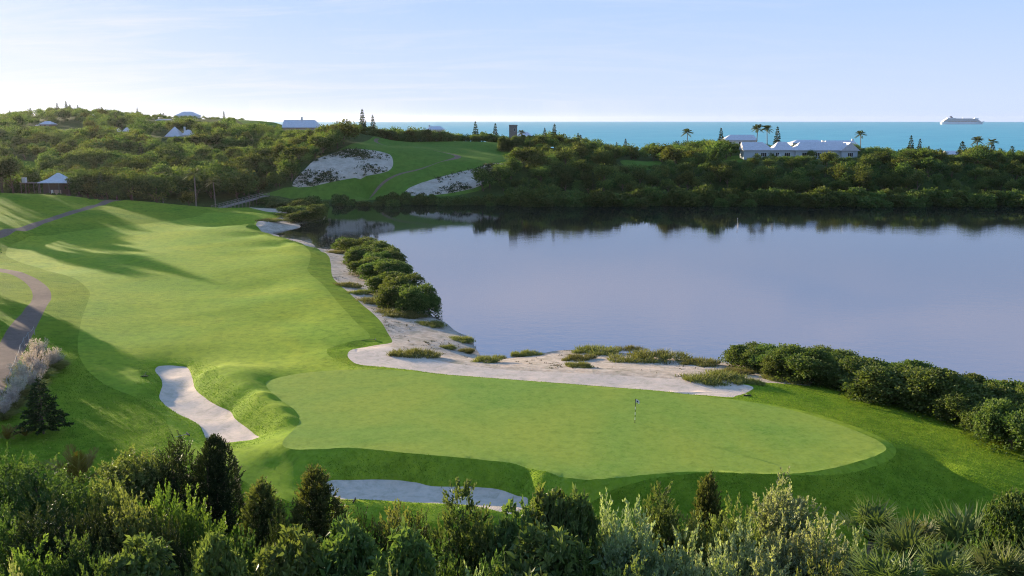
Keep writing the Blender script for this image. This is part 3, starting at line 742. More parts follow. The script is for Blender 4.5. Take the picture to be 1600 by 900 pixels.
# ---- bushes: shoreline mangroves and shrubs
def bush(seed, L=.125, W=.105, per=40, clumps=330, rx=1.9, rz=1.35, zc=1.0, lobes=10, cl=.15):
    g_ = np.random.default_rng(seed)
    lv = lobed_crown(g_, rx, rz, zc, lobes, clumps, per, cl, L, W, inner=.2, flat=.7, up=.4)
    # skirt down to the ground
    n_ = 700; a = g_.uniform(0, 6.28, n_); rr_ = rx * g_.uniform(.5, .95, n_)
    b = np.stack([np.cos(a) * rr_, np.sin(a) * rr_, g_.uniform(.0, .9, n_)], 1)
    lv.add(b, unit(np.stack([np.cos(a), np.sin(a), g_.uniform(-.2, .6, n_)], 1) + rnd_unit(n_, g_) * .5), L * 1.2, W * 1.2, .3 + g_.normal(0, .15, n_), g_)
    return lv
BM = [bush(300 + i).mesh('crown', M['l_shore']) for i in range(3)]
BT = []
for i in range(3):
    TV, TQ = tube_arr(trunk_paths(np.random.default_rng(330 + i), 1.3, .11, .9, 6, fork=.1), 6); BT.append(np_mesh('trunk', TV, [TQ], [M['bark']]))
MB_ = [bush(320 + i, L=.55, W=.40, per=7, clumps=130, rx=2.6, rz=1.9, zc=1.6, lobes=12, cl=.30).mesh('mangrove_bush', M['l_mang']) for i in range(4)]
gname = 'bushes in the dark band along the far shore'
x = 0
for row, (pyb, dz) in enumerate(((320.2, 0.0), (316.5, .5), (311, 1.2), (304.5, 3.0))):
    px = 486.0 if row else 470.0
    while px < 1720:
        p = at_z(px, pyb + (g.uniform(-.7, .4) if row == 0 else g.uniform(-2.6, 2.2)), -2.6 if row == 0 else -2.0 + dz); px += g.uniform(18, 25)
        if row and not (p[2] > -9): continue
        zz_ = max(-2.75, h1(p[0], p[1]) - .15)
        if row >= 2 and 480 < px < 815: continue
        o = bpy.data.objects.new('mangrove_bush', MB_[int(g.integers(0, 4))]); s = g.uniform(.75, 1.65) * (.62 if px < 820 else 1.0)
        o.location = (p[0], p[1], zz_); o.rotation_euler = (0, 0, g.uniform(0, 6.28)); o.scale = (s * 1.1, s * 1.1, s * g.uniform(.6, 1.2)); link(o)
        tag(o, 'dark green mangrove bush standing at the water edge of the far bank', 'bush', gname)

def plant(name, crown, trunk, loc, s, rz, label, cat, group=None, sz=None):
    o = empty(name, loc, rz); o.scale = (s, s, sz or s); tag(o, label, cat, group)
    link(bpy.data.objects.new('crown', crown), o)
    if trunk is not None: link(bpy.data.objects.new('trunk', trunk), o)
    return o

# shrubs on this side of the lake: (px centre, py foot, width px, height px)
SHORE_L = [(541,392,34,20),(560,398,50,26),(584,408,52,30),(606,420,50,32),(563,414,44,28),(574,432,50,26),(594,440,60,32),(616,446,50,36),(604,462,56,34),(628,472,60,42),(622,486,54,36),(648,492,56,46),(670,494,34,34),(588,424,40,30)]
SHORE_T = ['leftmost low shrub of the clump on the sandy spit, nearest the dark water', 'small round shrub at the far end of the beach clump', 'broad shrub on the lake side near the far end of the beach clump', 'shrub bulging towards the water in the middle of the beach clump', 'shrub on the sand side near the far end of the beach clump', 'shrub on the fairway side of the beach clump, beside a sand patch', 'wide shrub in the middle of the beach clump', 'tall shrub leaning to the lake in the middle of the beach clump', 'shrub on the fairway side towards the near end of the beach clump', 'big dark shrub near the near end of the beach clump', 'shrub above the tan grass at the near end of the beach clump', 'largest dark shrub at the near end of the beach clump, by the water', 'last small shrub of the beach clump, standing at the water', 'shrub hidden between others in the far half of the beach clump']
SHORE_R = [(1174,577,62,44),(1212,584,62,46),(1254,598,88,62),(1300,592,74,52),(1306,606,60,44),(1342,604,70,46),(1392,628,112,66),(1424,612,66,52),(1438,624,50,50),(1490,656,106,78),(1532,642,76,56),(1556,664,104,62),(1592,650,70,52),(1592,708,84,80),(1640,690,100,90),(1270,582,60,44),(1376,604,60,42),(1482,632,66,44),(1232,594,56,44),(1336,612,62,46),(1462,640,60,52),(1520,668,70,54),(1560,690,72,56)]
SHORE_U = ['round shrub at the far left end of the hedge row, beside the sandy beach', 'second shrub of the lakeside row, next to the tan grass', 'large round shrub standing forward at the left part of the lakeside row', 'shrub behind the lawn in the left part of the lakeside row', 'low shrub at the lawn edge just right of the large round one', 'shrub filling the row left of the broad forward mound', 'broad mound of a shrub standing forward in the middle of the lakeside row', 'tall shrub behind the broad forward mound of the lakeside row', 'narrow shrub at the right shoulder of the broad forward mound', 'big forward shrub right of the gap in the lakeside row', 'shrub on the water side behind the big right forward shrub', 'wide low shrub on the lawn edge in the right part of the row', 'shrub at the picture edge on the water side of the row', 'nearest shrub of the lakeside row, low on the lawn at the picture edge', 'shrub of the lakeside row just past the picture edge', 'shrub on the water side behind the large round left one', 'shrub on the water side behind the left shoulder of the forward mound', 'shrub on the water side between the forward mound and the big right shrub','shrub joining the second shrub of the row and the large round one','shrub joining the left part of the row to the forward mound','shrub filling the gap between the forward mound and the big right shrub','low shrub at the foot of the big right shrub, on the lawn edge','shrub between the wide low one and the nearest shrub of the row']
SHORE_S = [(452,338,54,16),(472,332,40,20),(488,345,42,26),(470,349,50,20),(440,325,60,12),(412,320,50,12),(500,338,22,20)]
SHORE_V = ['low olive shrub on the sand spit at the end of the fairway', 'taller shrub at the back of the sand spit', 'dark round shrub at the tip of the sand spit, over the water', 'near shrub of the sand spit beside the dark inlet', 'flat shrub strip behind the sand track at the fairway end', 'low shrub beside the foot of the wooden walkway', 'small shrub at the outermost tip of the sand spit']
def put_bush(lst, lab, gname, fw=1.0, fh=1.0, cat='shrub', name='shore_shrub', zmin=-2.6):
    for i, ((px, py, wd, ht), lb) in enumerate(zip(lst, lab)):
        p = ground(px, py)
        if p is None: continue
        D = math.hypot(p[0], p[1], p[2] - CZ); 
        if p[2] < -2.45: p = at_z(px, py, -2.5)
        sw = wd / F * D / 4.0; sh = ht / F * D / (2.45 * math.cos(math.atan2(CZ, p[1])) + .35)
        k = int(g.integers(0, 3))
        o = plant(name, BM[k], BT[k], (p[0], p[1] + sw * .8, p[2] - .05), sw * 1.12 * fw, g.uniform(0, 6.28), lb, cat, gname, sz=sh * fh)
put_bush(SHORE_L, SHORE_T, 'shrubs clumped on the sandy shore', 1.15, 1.12)
put_bush(SHORE_R, SHORE_U, 'shrubs in the row between lawn and lake', 1.12, .86)
put_bush(SHORE_S, SHORE_V, 'shrubs on the sand spit')

# ---- pines with tiers
def tier_pine(seed, h=10.0, r=2.2, tiers=12, L=.42, W=.14, per=16, open_=.55, curve=.15):
    g_ = np.random.default_rng(seed); lv = Leaves(); tw = []
    for t in range(tiers):
        f = t / (tiers - 1); z = h * (.14 + .82 * f); rad = r * (1 - f) ** .8 + .12
        nb = int(7 - 2 * f)
        for b in range(nb):
            a = 2 * np.pi * b / nb + t * .7 + g_.uniform(-.2, .2); rl = rad * g_.uniform(.75, 1.1)
            n_ = max(5, int(per * rl / r * 1.6)); u = g_.uniform(.15, 1, n_) ** .8
            dr = np.array([math.cos(a), math.sin(a), 0])
            P = dr[None] * (u * rl)[:, None] + np.stack([np.zeros(n_), np.zeros(n_), z + curve * rl * u ** 2 - .1 * rl * u], 1)
            d = dr[None] * .8 + rnd_unit(n_, g_) * .8 + [0, 0, .25]
            lv.add(P, d, L * g_.uniform(.7, 1.3, n_), W * 1.6, .5 + g_.normal(0, .2, n_), g_)
            tw.append(([np.array([0, 0, z]), dr * rl + [0, 0, z + .05 * rl]], [.04, .015]))
    lv.add(np.stack([np.zeros(12), np.zeros(12), h * g_.uniform(.9, 1.0, 12)], 1), rnd_unit(12, g_) * .5 + [0, 0, 1], L, W, .5, g_)
    tp = [([np.array([0, 0, -.3]), np.array([0.05, 0, h * .5]), np.array([0, 0, h])], [h * .018, h * .012, .02])] + tw
    return lv, tube_arr(tp, 5)
PM = []
for i in range(3):
    lv, (TV, TQ) = tier_pine(400 + i, L=.55, W=.26)
    PM.append((lv.mesh('crown', M['l_pine']), np_mesh('trunk', TV, [TQ], [M['bark']])))
PINES = [(567,171,208,450,'tallest tiered pine beside the far tee hill, standing against the sky'),(583,180,208,452,'second tiered pine, right of the tallest one against the sky'),(743,190,216,472,'slim pine above the trees behind the far tee'),(774,193,216,472,'small slim pine close to the stone tower'),(866,194,222,440,'tall dark pine right of the tower'),(851,200,220,445,'faint pine top left of the tall dark pine by the tower'),(903,208,228,445,'small pine rising into the sea between tower and palms'),(963,222,240,440,'low pine top in a dip of the right wood'),(977,217,240,440,'taller of two pines in the dip of the right wood'),(1126,200,222,470,'slim pine left of the white roof behind the grey house'),(1214,198,226,465,'tiered pine above the grey house, right of two palms'),(1422,212,238,450,'pine standing into the sea right of the grey house'),(1436,217,238,450,'smaller pine right of the one in the sea gap'),(104,158,174,722,'pine on the very top of the left hill'),(90,161,174,722,'smaller pine next to the hilltop pine'),(215,168,180,722,'thin pine on the skyline of the left hill'),(350,174,186,700,'thin pine on the skyline right of the hilltop house'),(1502,221,246,440,'broad dark pine left of the two right palms'),(1550,226,246,440,'broad dark pine between the right palm and the wood'),(1580,228,246,440,'bushy pine at the right edge of the far wood')]
for i, (px, yt, yb, D, lb) in enumerate(PINES):
    x, y, z = at_D(px, yb, D); z = h1(x, y); ht = at_D(px, yt, D)[2] - z
    wd = 1.5 if i in (17, 18, 19) else .9
    plant('pine_tree', *PM[i % 3], (x, y, z - .1), ht / 10 * wd * (.95 if ht > 7 else 1.1), g.uniform(0, 6), lb, 'tree', 'tiered pines standing out of the woods', sz=ht / 10)

_k = 0
while _k < 34:
    i = int(g.integers(0, len(trees)))
    x, y, z, s, px, py = trees[i]
    if not (0 < px < 1600) or 545 < px < 812 or (1120 < px < 1345 and y > 400): continue
    m = at_D(px, np.interp(px, SKY_X, SKY_Y) - 3, y)[2] - z
    ht = min(g.uniform(6.5, 11), m)
    for x0, x1, ya, D in VIS:
        if x0 - 8 < px < x1 + 8 and y < D: ht = 0
    if ht < 4.5: continue
    _k += 1
    plant('pine_tree', *PM[_k % 3], (x + 1.5, y - 1, z - .1), ht / 10 * g.uniform(.9, 1.4), g.uniform(0, 6), 'dark pointed pine rising a little above the round crowns of the far woods', 'tree', 'dark pines scattered through the far woods', sz=ht / 10)
# ---- feather palms
def feather_palm(seed, h=8.0, fr=2.6, nf=20, lean=.4, L=.75):
    g_ = np.random.default_rng(seed); lv = Leaves()
    top = np.array([lean, .1, h])
    for k in range(nf):
        a = 2 * np.pi * k / nf * 2.4 + g_.uniform(-.2, .2); el = g_.uniform(-.35, 1.2); d0 = np.array([math.cos(a) * math.cos(el), math.sin(a) * math.cos(el), math.sin(el)])
        m_ = 16; u = np.linspace(.12, 1, m_)
        P = top + d0 * (u * fr)[:, None] - np.stack([0 * u, 0 * u, .38 * fr * u ** 2.2], 1)
        tg = unit(np.gradient(P, axis=0)); sd = unit(np.cross(tg, [0, 0, 1.]))
        for sg in (1, -1):
            d = tg * .55 + sd * sg - np.array([0, 0, .45])
            lv.blades(P, d, tg, L * np.sin(np.pi * (u * .85 + .1)) + .12, .2, .5 + g_.normal(0, .2, m_))
        lv.blades(P[:-1], P[1:] - P[:-1], sd[:-1], np.linalg.norm(P[1:] - P[:-1], axis=1) * 1.1, .06, .5)
    tr = [([np.array([0, 0, -.3]), np.array([lean * .2, 0, h * .35]), np.array([lean * .6, .06, h * .7]), top], [.22, .16, .14, .12])]
    return lv, tube_arr(tr, 7)
FPM = []
for i in range(3):
    lv, (TV, TQ) = feather_palm(500 + i)
    FPM.append((lv.mesh('crown', M['l_palm']), np_mesh('trunk', TV, [TQ], [M['palmbark']])))
PALMS = [(1075,201,224,462,'lone palm against the sea left of the white far roof'),(1182,194,224,462,'left one of two close palms above the grey house'),(1199,195,224,462,'right one of two close palms above the grey house'),(1345,204,230,458,'palm against the sea right of the grey house'),(1527,213,246,440,'left one of two palms at the right end of the far wood'),(1547,216,246,440,'right one of two palms at the right end of the far wood'),(816,203,218,438,'small palm right beside the stone tower'),(307,263,328,300,'tallest palm at the end of the fairway, with a pale slim trunk'),(255,268,318,312,'palm left of the tallest one at the end of the fairway'),(337,278,325,303,'shorter palm right of the tallest one, near the walkway'),(183,278,316,302,'palm with a bent trunk at the top of the lawn path')]
for i, (px, yt, yb, D, lb) in enumerate(PALMS):
    x, y, z = at_D(px, yb, D); z = h1(x, y); ht = at_D(px, yt, D)[2] - z
    s = ht / 9.3; wd = max(s * .95, .5) if i < 6 else s
    plant('palm_tree', *FPM[i % 3], (x, y, z - .05), wd, g.uniform(0, 6), lb, 'tree', 'palms', sz=s)

# ---- marsh grass on the beach
def tuft_patch(seed, nt=75, rx=1.18, ry=.75):
    """a ragged patch made of many separate tufts of blades"""
    g_ = np.random.default_rng(seed); lv = Leaves()
    for k in range(nt):
        a = g_.uniform(0, 6.28); q = math.sqrt(g_.random()) * (1 + .3 * math.sin(a * 2 + seed)); c = np.array([math.cos(a) * q * rx, math.sin(a) * q * ry, -.03])
        hh_ = g_.uniform(.28, .75) * (1 - .35 * q); m_ = int(g_.integers(22, 44)); r_ = g_.uniform(.05, .13)
        b = c + np.stack([g_.normal(size=m_) * r_, g_.normal(size=m_) * r_, np.zeros(m_)], 1)
        d = rnd_unit(m_, g_) * .6 + [0, 0, 1]; d[:, 2] = np.abs(d[:, 2])
        lv.add(b, d, hh_ * g_.uniform(.6, 1.2, m_), .035, g_.uniform(.2, .8) + g_.normal(0, .15, m_), g_, mid=.3)
    return lv
TM = [tuft_patch(600 + i).mesh('marsh_grass', M['l_marsh']) for i in range(4)]
TUFTS = [(645,557,62,'tuft of olive grass above the shaded sand by the bunker tip'),(722,533,40,'rounded grass patch on the sand point at the water'),(728,551,26,'small grass patch at the inner corner of the sand point'),(762,566,48,'grass strip at the water where the beach turns'),(822,556,38,'small grass patch at the water left of the long grass strip'),(905,574,40,'low sparse grass in the middle of the beach'),(932,553,66,'grass patch at the water left of the longest strip'),(905,563,44,'grass just under the water-edge patch'),(1012,565,100,'longest grass strip along the water'),(1120,596,92,'large thick grass patch beside the right end of the bunker'),(1096,571,56,'thin grass at the water right of the longest strip'),(1150,585,44,'grass behind the large thick patch'),(1190,583,50,'grass at the foot of the first hedge shrub'),(1228,596,62,'tan grass between hedge shrubs and lawn'),(612,493,60,'tan grass below the near end of the beach shrub clump'),(582,474,56,'tan grass on the fairway side of the beach shrub clump'),(541,448,40,'dry tan grass between fairway and beach shrubs'),(672,509,46,'grass at the water under the last beach shrub'),(524,396,30,'small grass by the first beach shrub'),(640,497,40,'tan grass under the largest beach shrub'),(1175,600,30,'small grass at the right tip of the raked sand'),(700,545,24,'thin grass in the middle of the shaded sand'),(450,341,44,'reddish grass on the sand spit'),(425,346,40,'reddish grass at the edge of the sand spit'),(985,549,40,'thin grass at the water above the longest strip'),(560,459,34,'dry grass at the lawn edge by the beach shrubs')]
for i, (px, py, wd, lb) in enumerate(TUFTS):
    p = ground(px, py)
    if p is None: continue
    D = math.hypot(p[1], CZ); s = wd / F * D / 2
    o = bpy.data.objects.new('marsh_grass', TM[i % 4]); o.location = (p[0], p[1] + s * .3, p[2]); o.scale = (s, s * .9, min(1.7, .8 + s * .25)); o.rotation_euler = (0, 0, g.uniform(-.5, .5)); link(o)
    tag(o, lb, 'grass', 'marsh grass patches on the beach')
# weeds and litter scattered over the sand
lv = Leaves(); cnt = 0
bx = rng.uniform(-60, 32, 9000); by = rng.uniform(95, 230, 9000); okb = inside(beach_poly, bx, by) & ~inside(OUT['waste'], bx, by)
bx, by = bx[okb], by[okb]; bz = H(bx, by); okb = bz > -2.42; bx, by, bz = bx[okb], by[okb], bz[okb]
dens = np.sin(bx * .35 + 2 * np.sin(by * .12)) * np.sin(by * .31 + 1) ; okb = dens + rng.normal(0, .35, len(bx)) > .45
bx, by, bz = bx[okb], by[okb], bz[okb]
for x, y, z in zip(bx, by, bz):
    k = int(rng.integers(5, 14)); b = np.tile([x, y, z - .02], (k, 1)) + rng.normal(size=(k, 3)) * [.14, .14, 0]
    d = rnd_unit(k, rng) * .9 + [0, 0, .5]; d[:, 2] = abs(d[:, 2]); lv.add(b, d, .22 * rng.uniform(.5, 1.3, k), .08, rng.random(k), rng)
o = mesh_obj('shore_weeds', lv.mesh('shore_weeds', M['l_weed'])); tag(o, 'small weeds and litter dotted over the sandy shore', 'weeds', kind='stuff')
# scrub on the two sand faces
lv = Leaves()
for key, seed in (('scarp1', 1), ('scarp2', 2)):
    P = OUT[key]; g_ = np.random.default_rng(seed)
    n_ = 2600; x = g_.uniform(P[:, 0].min(), P[:, 0].max(), n_); y = g_.uniform(P[:, 1].min(), P[:, 1].max(), n_); k = inside(P, x, y); x, y = x[k], y[k]
    f = np.sin(x * .22 + y * .16 + seed) * .6 + np.sin(x * .09 - y * .27) * .6 + g_.normal(0, .45, len(x)); k = f > .62; x, y = x[k], y[k]; z = H(x, y)
    for a, b, c in zip(x, y, z):
        m_ = int(g_.integers(8, 18)); r_ = g_.uniform(.2, .7)
        lv.add(np.array([a, b, c]) + g_.normal(size=(m_, 3)) * [r_, r_, r_ * .4] + [0, 0, .15], rnd_unit(m_, g_) + [0, 0, .6], .5, .35, g_.random(m_), g_)
o = mesh_obj('scrub', lv.mesh('scrub', M['l_scrub'])); tag(o, 'dark low scrub creeping over the pale sand faces', 'scrub', kind='stuff')
# ================================================================ foreground thicket
def shoot_bush(seed, h, r, ns, nl, sl, L, W, up, spread, plumes=7, shape='dome', inner=.22, tipt=.25, noise_=.25):
    """bush of leafy shoots: several plumes of different height, shoots over their surface, leaves along each shoot"""
    g = np.random.default_rng(seed); lv = Leaves()
    if shape == 'dome':
        ang = np.arange(plumes) * 2.4 + g.uniform(-.3, .3, plumes); rad = r * .62 * np.sqrt((np.arange(plumes) + .2) / plumes)
        pc = np.stack([np.cos(ang) * rad, np.sin(ang) * rad], 1)
        ph = h * (1 - .38 * (rad / r) ** 1.5) * g.uniform(.85, 1.02, plumes); ph[0] = h
        pr = r * g.uniform(.42, .60, plumes)
    else:
        pc = np.zeros((1, 2)); ph = np.array([h]); pr = np.array([r])
    k = g.choice(len(ph), ns, p=(pr ** 1.3 * ph) / (pr ** 1.3 * ph).sum())
    a = g.uniform(0, 2 * np.pi, ns); f = g.random(ns) ** (.85 if shape != 'cone' else 1.15)
    if shape == 'cone': prof = (1 - f) ** .75 * np.clip(.55 + f * 3, 0, 1)
    elif shape == 'column': prof = np.clip(1 - f ** 2.6, .03, 1) ** .7 * np.clip(.7 + f * 2, 0, 1)
    else: prof = np.sqrt(np.clip(1 - (f * 1.0) ** 2.2, .0, 1)) * np.clip(.75 + f, 0, 1)
    prof = prof * (1 + .16 * np.sin(a * 3 + f * 7 + k) + g.normal(0, .10, ns))
    z = f * (ph[k] - sl * .6)
    p = np.stack([pc[k, 0] + np.cos(a) * pr[k] * prof, pc[k, 1] + np.sin(a) * pr[k] * prof, z], 1)
    out = np.stack([np.cos(a), np.sin(a), .1 + 0 * a], 1)
    upv = up * (.55 + .6 * f)
    d = unit(out * (1 - np.clip(upv, 0, .93))[:, None] + np.array([0, 0, 1.]) * np.clip(upv, 0, 1)[:, None] + rnd_unit(ns, g) * noise_)
    ln = sl * g.uniform(.55, 1.25, ns) * np.where(f > .75, 1.15, 1)
    st = np.clip(g.normal(.42, .2, ns), 0, 1)
    n = ns * nl; i = np.repeat(np.arange(ns), nl); u = np.tile(np.linspace(.0, 1, nl), ns)
    base = p[i] + d[i] * (ln[i] * u)[:, None] + g.normal(size=(n, 3)) * .015
    rv = unit(np.cross(d[i], rnd_unit(n, g)))
    sp = spread * (1 - .45 * u)
    ld = d[i] * np.cos(sp)[:, None] + rv * np.sin(sp)[:, None]
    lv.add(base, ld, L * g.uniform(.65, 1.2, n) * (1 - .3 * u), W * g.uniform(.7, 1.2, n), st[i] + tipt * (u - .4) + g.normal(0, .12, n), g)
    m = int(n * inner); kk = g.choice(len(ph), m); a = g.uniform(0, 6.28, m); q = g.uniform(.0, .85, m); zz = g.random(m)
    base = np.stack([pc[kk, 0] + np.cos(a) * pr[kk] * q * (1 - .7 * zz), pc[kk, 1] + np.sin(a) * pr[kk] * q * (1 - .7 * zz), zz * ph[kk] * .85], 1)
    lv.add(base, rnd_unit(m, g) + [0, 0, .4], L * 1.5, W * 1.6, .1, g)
    return lv
def rosette_bush(seed, h, r, nr, nl, L, W, plumes=8):
    g = np.random.default_rng(seed); lv = Leaves()
    ld = rnd_unit(plumes, g); ld[:, 2] = np.abs(ld[:, 2]); lc = ld * [r * .55, r * .55, h * .38] + [0, 0, h * .45]; lr = g.uniform(.38, .55, plumes) * r
    k = g.integers(0, plumes, nr); dd = rnd_unit(nr, g); dd[:, 2] = np.where(dd[:, 2] < -.3, -dd[:, 2], dd[:, 2])
    p = lc[k] + dd * (lr[k] * g.uniform(.8, 1.05, nr))[:, None]
    ax = unit(dd + [0, 0, .5] + rnd_unit(nr, g) * .3); st = np.clip(g.normal(.45, .2, nr), 0, 1)
    n = nr * nl; i = np.repeat(np.arange(nr), nl); rv = unit(np.cross(ax[i], rnd_unit(n, g))); sp = g.uniform(.5, 1.45, n)
    lv.add(p[i] + ax[i] * g.uniform(-.12, .08, n)[:, None], ax[i] * np.cos(sp)[:, None] + rv * np.sin(sp)[:, None], L * g.uniform(.6, 1.15, n), W * g.uniform(.75, 1.15, n), st[i] + g.normal(0, .12, n), g, mid=.45, droop=.18)
    m = n // 5; q = lc[g.integers(0, plumes, m)] + g.normal(size=(m, 3)) * np.clip(r * .2, .1, .5)
    q[:, 2] = np.clip(q[:, 2], .1, h * .9)
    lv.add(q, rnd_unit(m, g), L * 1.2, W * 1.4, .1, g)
    return lv
def fan_palm(seed, nf=15, pl=.95, bl=1.0, nb=22):
    g = np.random.default_rng(seed); lv = Leaves(); tubes = []
    for f in range(nf):
        a = 2.4 * f + g.uniform(-.3, .3); el = .25 + 1.15 * (1 - f / nf) + g.uniform(-.12, .12); c = np.array([math.cos(a) * math.cos(el), math.sin(a) * math.cos(el), math.sin(el)])
        P0 = np.array([0, 0, .5]); P1 = P0 + c * pl * g.uniform(.75, 1.2) + [0, 0, .1]
        tubes.append(([P0, (P0 + P1) / 2 + [0, 0, .06], P1], [.03, .022, .016]))
        sd = unit(np.cross(c, [0, 0, 1.])); nn = np.cross(sd, c)
        th = np.linspace(-1.9, 1.9, nb) + g.normal(0, .04, nb)
        d = np.cos(th)[:, None] * c + np.sin(th)[:, None] * sd + nn * (.22 * np.abs(np.sin(th)) + .05)[:, None] + g.normal(size=(nb, 3)) * .05
        ll = bl * g.uniform(.85, 1.1, nb) * (1 - .25 * np.abs(th) / 1.9)
        tt = .45 + g.normal(0, .12, nb) + (.25 if f > nf * .8 else 0)
        d = unit(d)
        lv.blades(np.tile(P1, (nb, 1)), d, np.cross(d, nn) , ll * .62, .10, tt, mid=.75)
        tip = P1 + d * (ll * .5)[:, None]
        lv.blades(tip, unit(d + np.array([0, 0, -.28])), np.cross(d, nn), ll * .6, .05, tt + .12, mid=.3)
    V, Q = tube_arr(tubes, 4)
    return lv, (V, Q)
def frond_bush(seed, nf=22, fl=2.0, el0=.7):
    g = np.random.default_rng(seed); lv = Leaves()
    for f in range(nf):
        a = 2.4 * f + g.uniform(-.3, .3); el = g.uniform(el0 - .3, 1.4); c = np.array([math.cos(a) * math.cos(el), math.sin(a) * math.cos(el), math.sin(el)])
        m = 26; u = np.linspace(.08, 1, m); L = fl * g.uniform(.7, 1.1); P = np.array([0, 0, .2]) + c * (u * L)[:, None] - np.stack([0 * u, 0 * u, .22 * L * u ** 2.3], 1)
        tg = unit(np.gradient(P, axis=0)); sd = unit(np.cross(tg, [0, 0, 1.]))
        for s_ in (1, -1):
            lv.blades(P, tg * .75 + sd * s_ * .8 + np.array([0, 0, .25]) + g.normal(size=(m, 3)) * .08, tg, .42 * np.sin(np.pi * (u * .8 + .15)) + .08, .055, .5 + g.normal(0, .18, m))
    return lv
def plume_grass(seed, nb=520, npl=85, h=2.0):
    g = np.random.default_rng(seed); lv = Leaves(); pm = Leaves()
    a = g.uniform(0, 6.28, nb); rr_ = g.random(nb) * .4; b = np.stack([np.cos(a) * rr_, np.sin(a) * rr_, 0 * a], 1)
    d = np.stack([np.cos(a), np.sin(a), g.uniform(.7, 2.4, nb)], 1); L = g.uniform(.8, 1.5, nb)
    lv.add(b, d, L * .6, .04, .5 + g.normal(0, .2, nb), g); d = unit(d)
    lv.add(b + d * (L * .55)[:, None], d + np.stack([np.cos(a), np.sin(a), -.9 + 0 * a], 1) * .7, L * .6, .035, .6 + g.normal(0, .2, nb), g, mid=.3)
    for k in range(npl):
        a = g.uniform(0, 6.28); t = g.uniform(.05, .55); dr = unit(np.array([math.cos(a) * t, math.sin(a) * t, 1.])); L_ = h * g.uniform(.6, 1.05); m = 26; u = np.linspace(.48, 1, m)
        P = dr * (u * L_)[:, None]
        pm.add(P + g.normal(size=(m, 3)) * .025, dr + rnd_unit(m, g) * .75 - [0, 0, .1], .15, .035, .5 + g.normal(0, .25, m), g)
    return lv, pm

TPL = {}
def tpl(key, lv, mat, h, r, tr=True, seed=0):
    g = np.random.default_rng(900 + seed)
    t = None
    if tr:
        V, Q = tube_arr(trunk_paths(g, h * .72, .045 * h ** .7 + .02, r * .6, 6, fork=.12), 6); t = np_mesh('trunk', V, [Q], [M['bark']])
    TPL[key] = (lv.mesh('crown', M[mat]), t, h, r)
for i in range(3):
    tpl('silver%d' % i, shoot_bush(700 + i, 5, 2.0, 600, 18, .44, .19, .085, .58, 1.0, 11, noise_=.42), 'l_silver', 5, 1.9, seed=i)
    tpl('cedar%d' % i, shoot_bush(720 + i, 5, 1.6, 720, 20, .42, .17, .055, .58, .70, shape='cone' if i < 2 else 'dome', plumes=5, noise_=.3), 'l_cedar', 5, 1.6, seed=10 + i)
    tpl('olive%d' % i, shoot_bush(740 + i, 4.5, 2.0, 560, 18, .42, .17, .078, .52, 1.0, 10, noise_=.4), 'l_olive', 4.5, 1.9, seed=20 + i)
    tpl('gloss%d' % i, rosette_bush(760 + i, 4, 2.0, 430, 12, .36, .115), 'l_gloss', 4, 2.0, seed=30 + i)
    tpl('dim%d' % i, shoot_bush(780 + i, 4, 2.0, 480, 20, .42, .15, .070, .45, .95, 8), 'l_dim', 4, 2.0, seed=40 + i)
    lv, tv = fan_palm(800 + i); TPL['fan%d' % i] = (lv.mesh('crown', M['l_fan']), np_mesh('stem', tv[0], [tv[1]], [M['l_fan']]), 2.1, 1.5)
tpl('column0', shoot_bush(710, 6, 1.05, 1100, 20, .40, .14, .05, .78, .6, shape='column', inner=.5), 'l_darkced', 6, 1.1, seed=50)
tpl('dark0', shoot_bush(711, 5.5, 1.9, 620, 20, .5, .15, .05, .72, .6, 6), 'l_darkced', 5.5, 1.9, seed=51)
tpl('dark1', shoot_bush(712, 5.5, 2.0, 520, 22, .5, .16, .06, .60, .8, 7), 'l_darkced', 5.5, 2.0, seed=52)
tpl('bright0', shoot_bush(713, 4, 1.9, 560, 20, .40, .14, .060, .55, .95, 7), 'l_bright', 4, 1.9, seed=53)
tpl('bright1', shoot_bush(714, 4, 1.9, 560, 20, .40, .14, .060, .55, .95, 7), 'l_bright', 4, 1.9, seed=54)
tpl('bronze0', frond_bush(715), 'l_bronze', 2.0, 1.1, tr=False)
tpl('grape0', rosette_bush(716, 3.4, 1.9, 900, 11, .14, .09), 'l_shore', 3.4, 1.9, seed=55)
TPL_NAME = {'silver': ('silver_shrub', 'shrub'), 'cedar': ('cedar_tree', 'tree'), 'olive': ('olive_green_shrub', 'shrub'), 'gloss': ('broadleaf_shrub', 'shrub'), 'dim': ('leafy_shrub', 'shrub'), 'fan': ('fan_palm', 'palm'), 'column': ('columnar_cedar', 'tree'), 'dark': ('dark_cedar', 'tree'), 'bright': ('bright_green_shrub', 'shrub'), 'bronze': ('bronze_frond_plant', 'plant'), 'grape': ('round_leaf_shrub', 'shrub')}
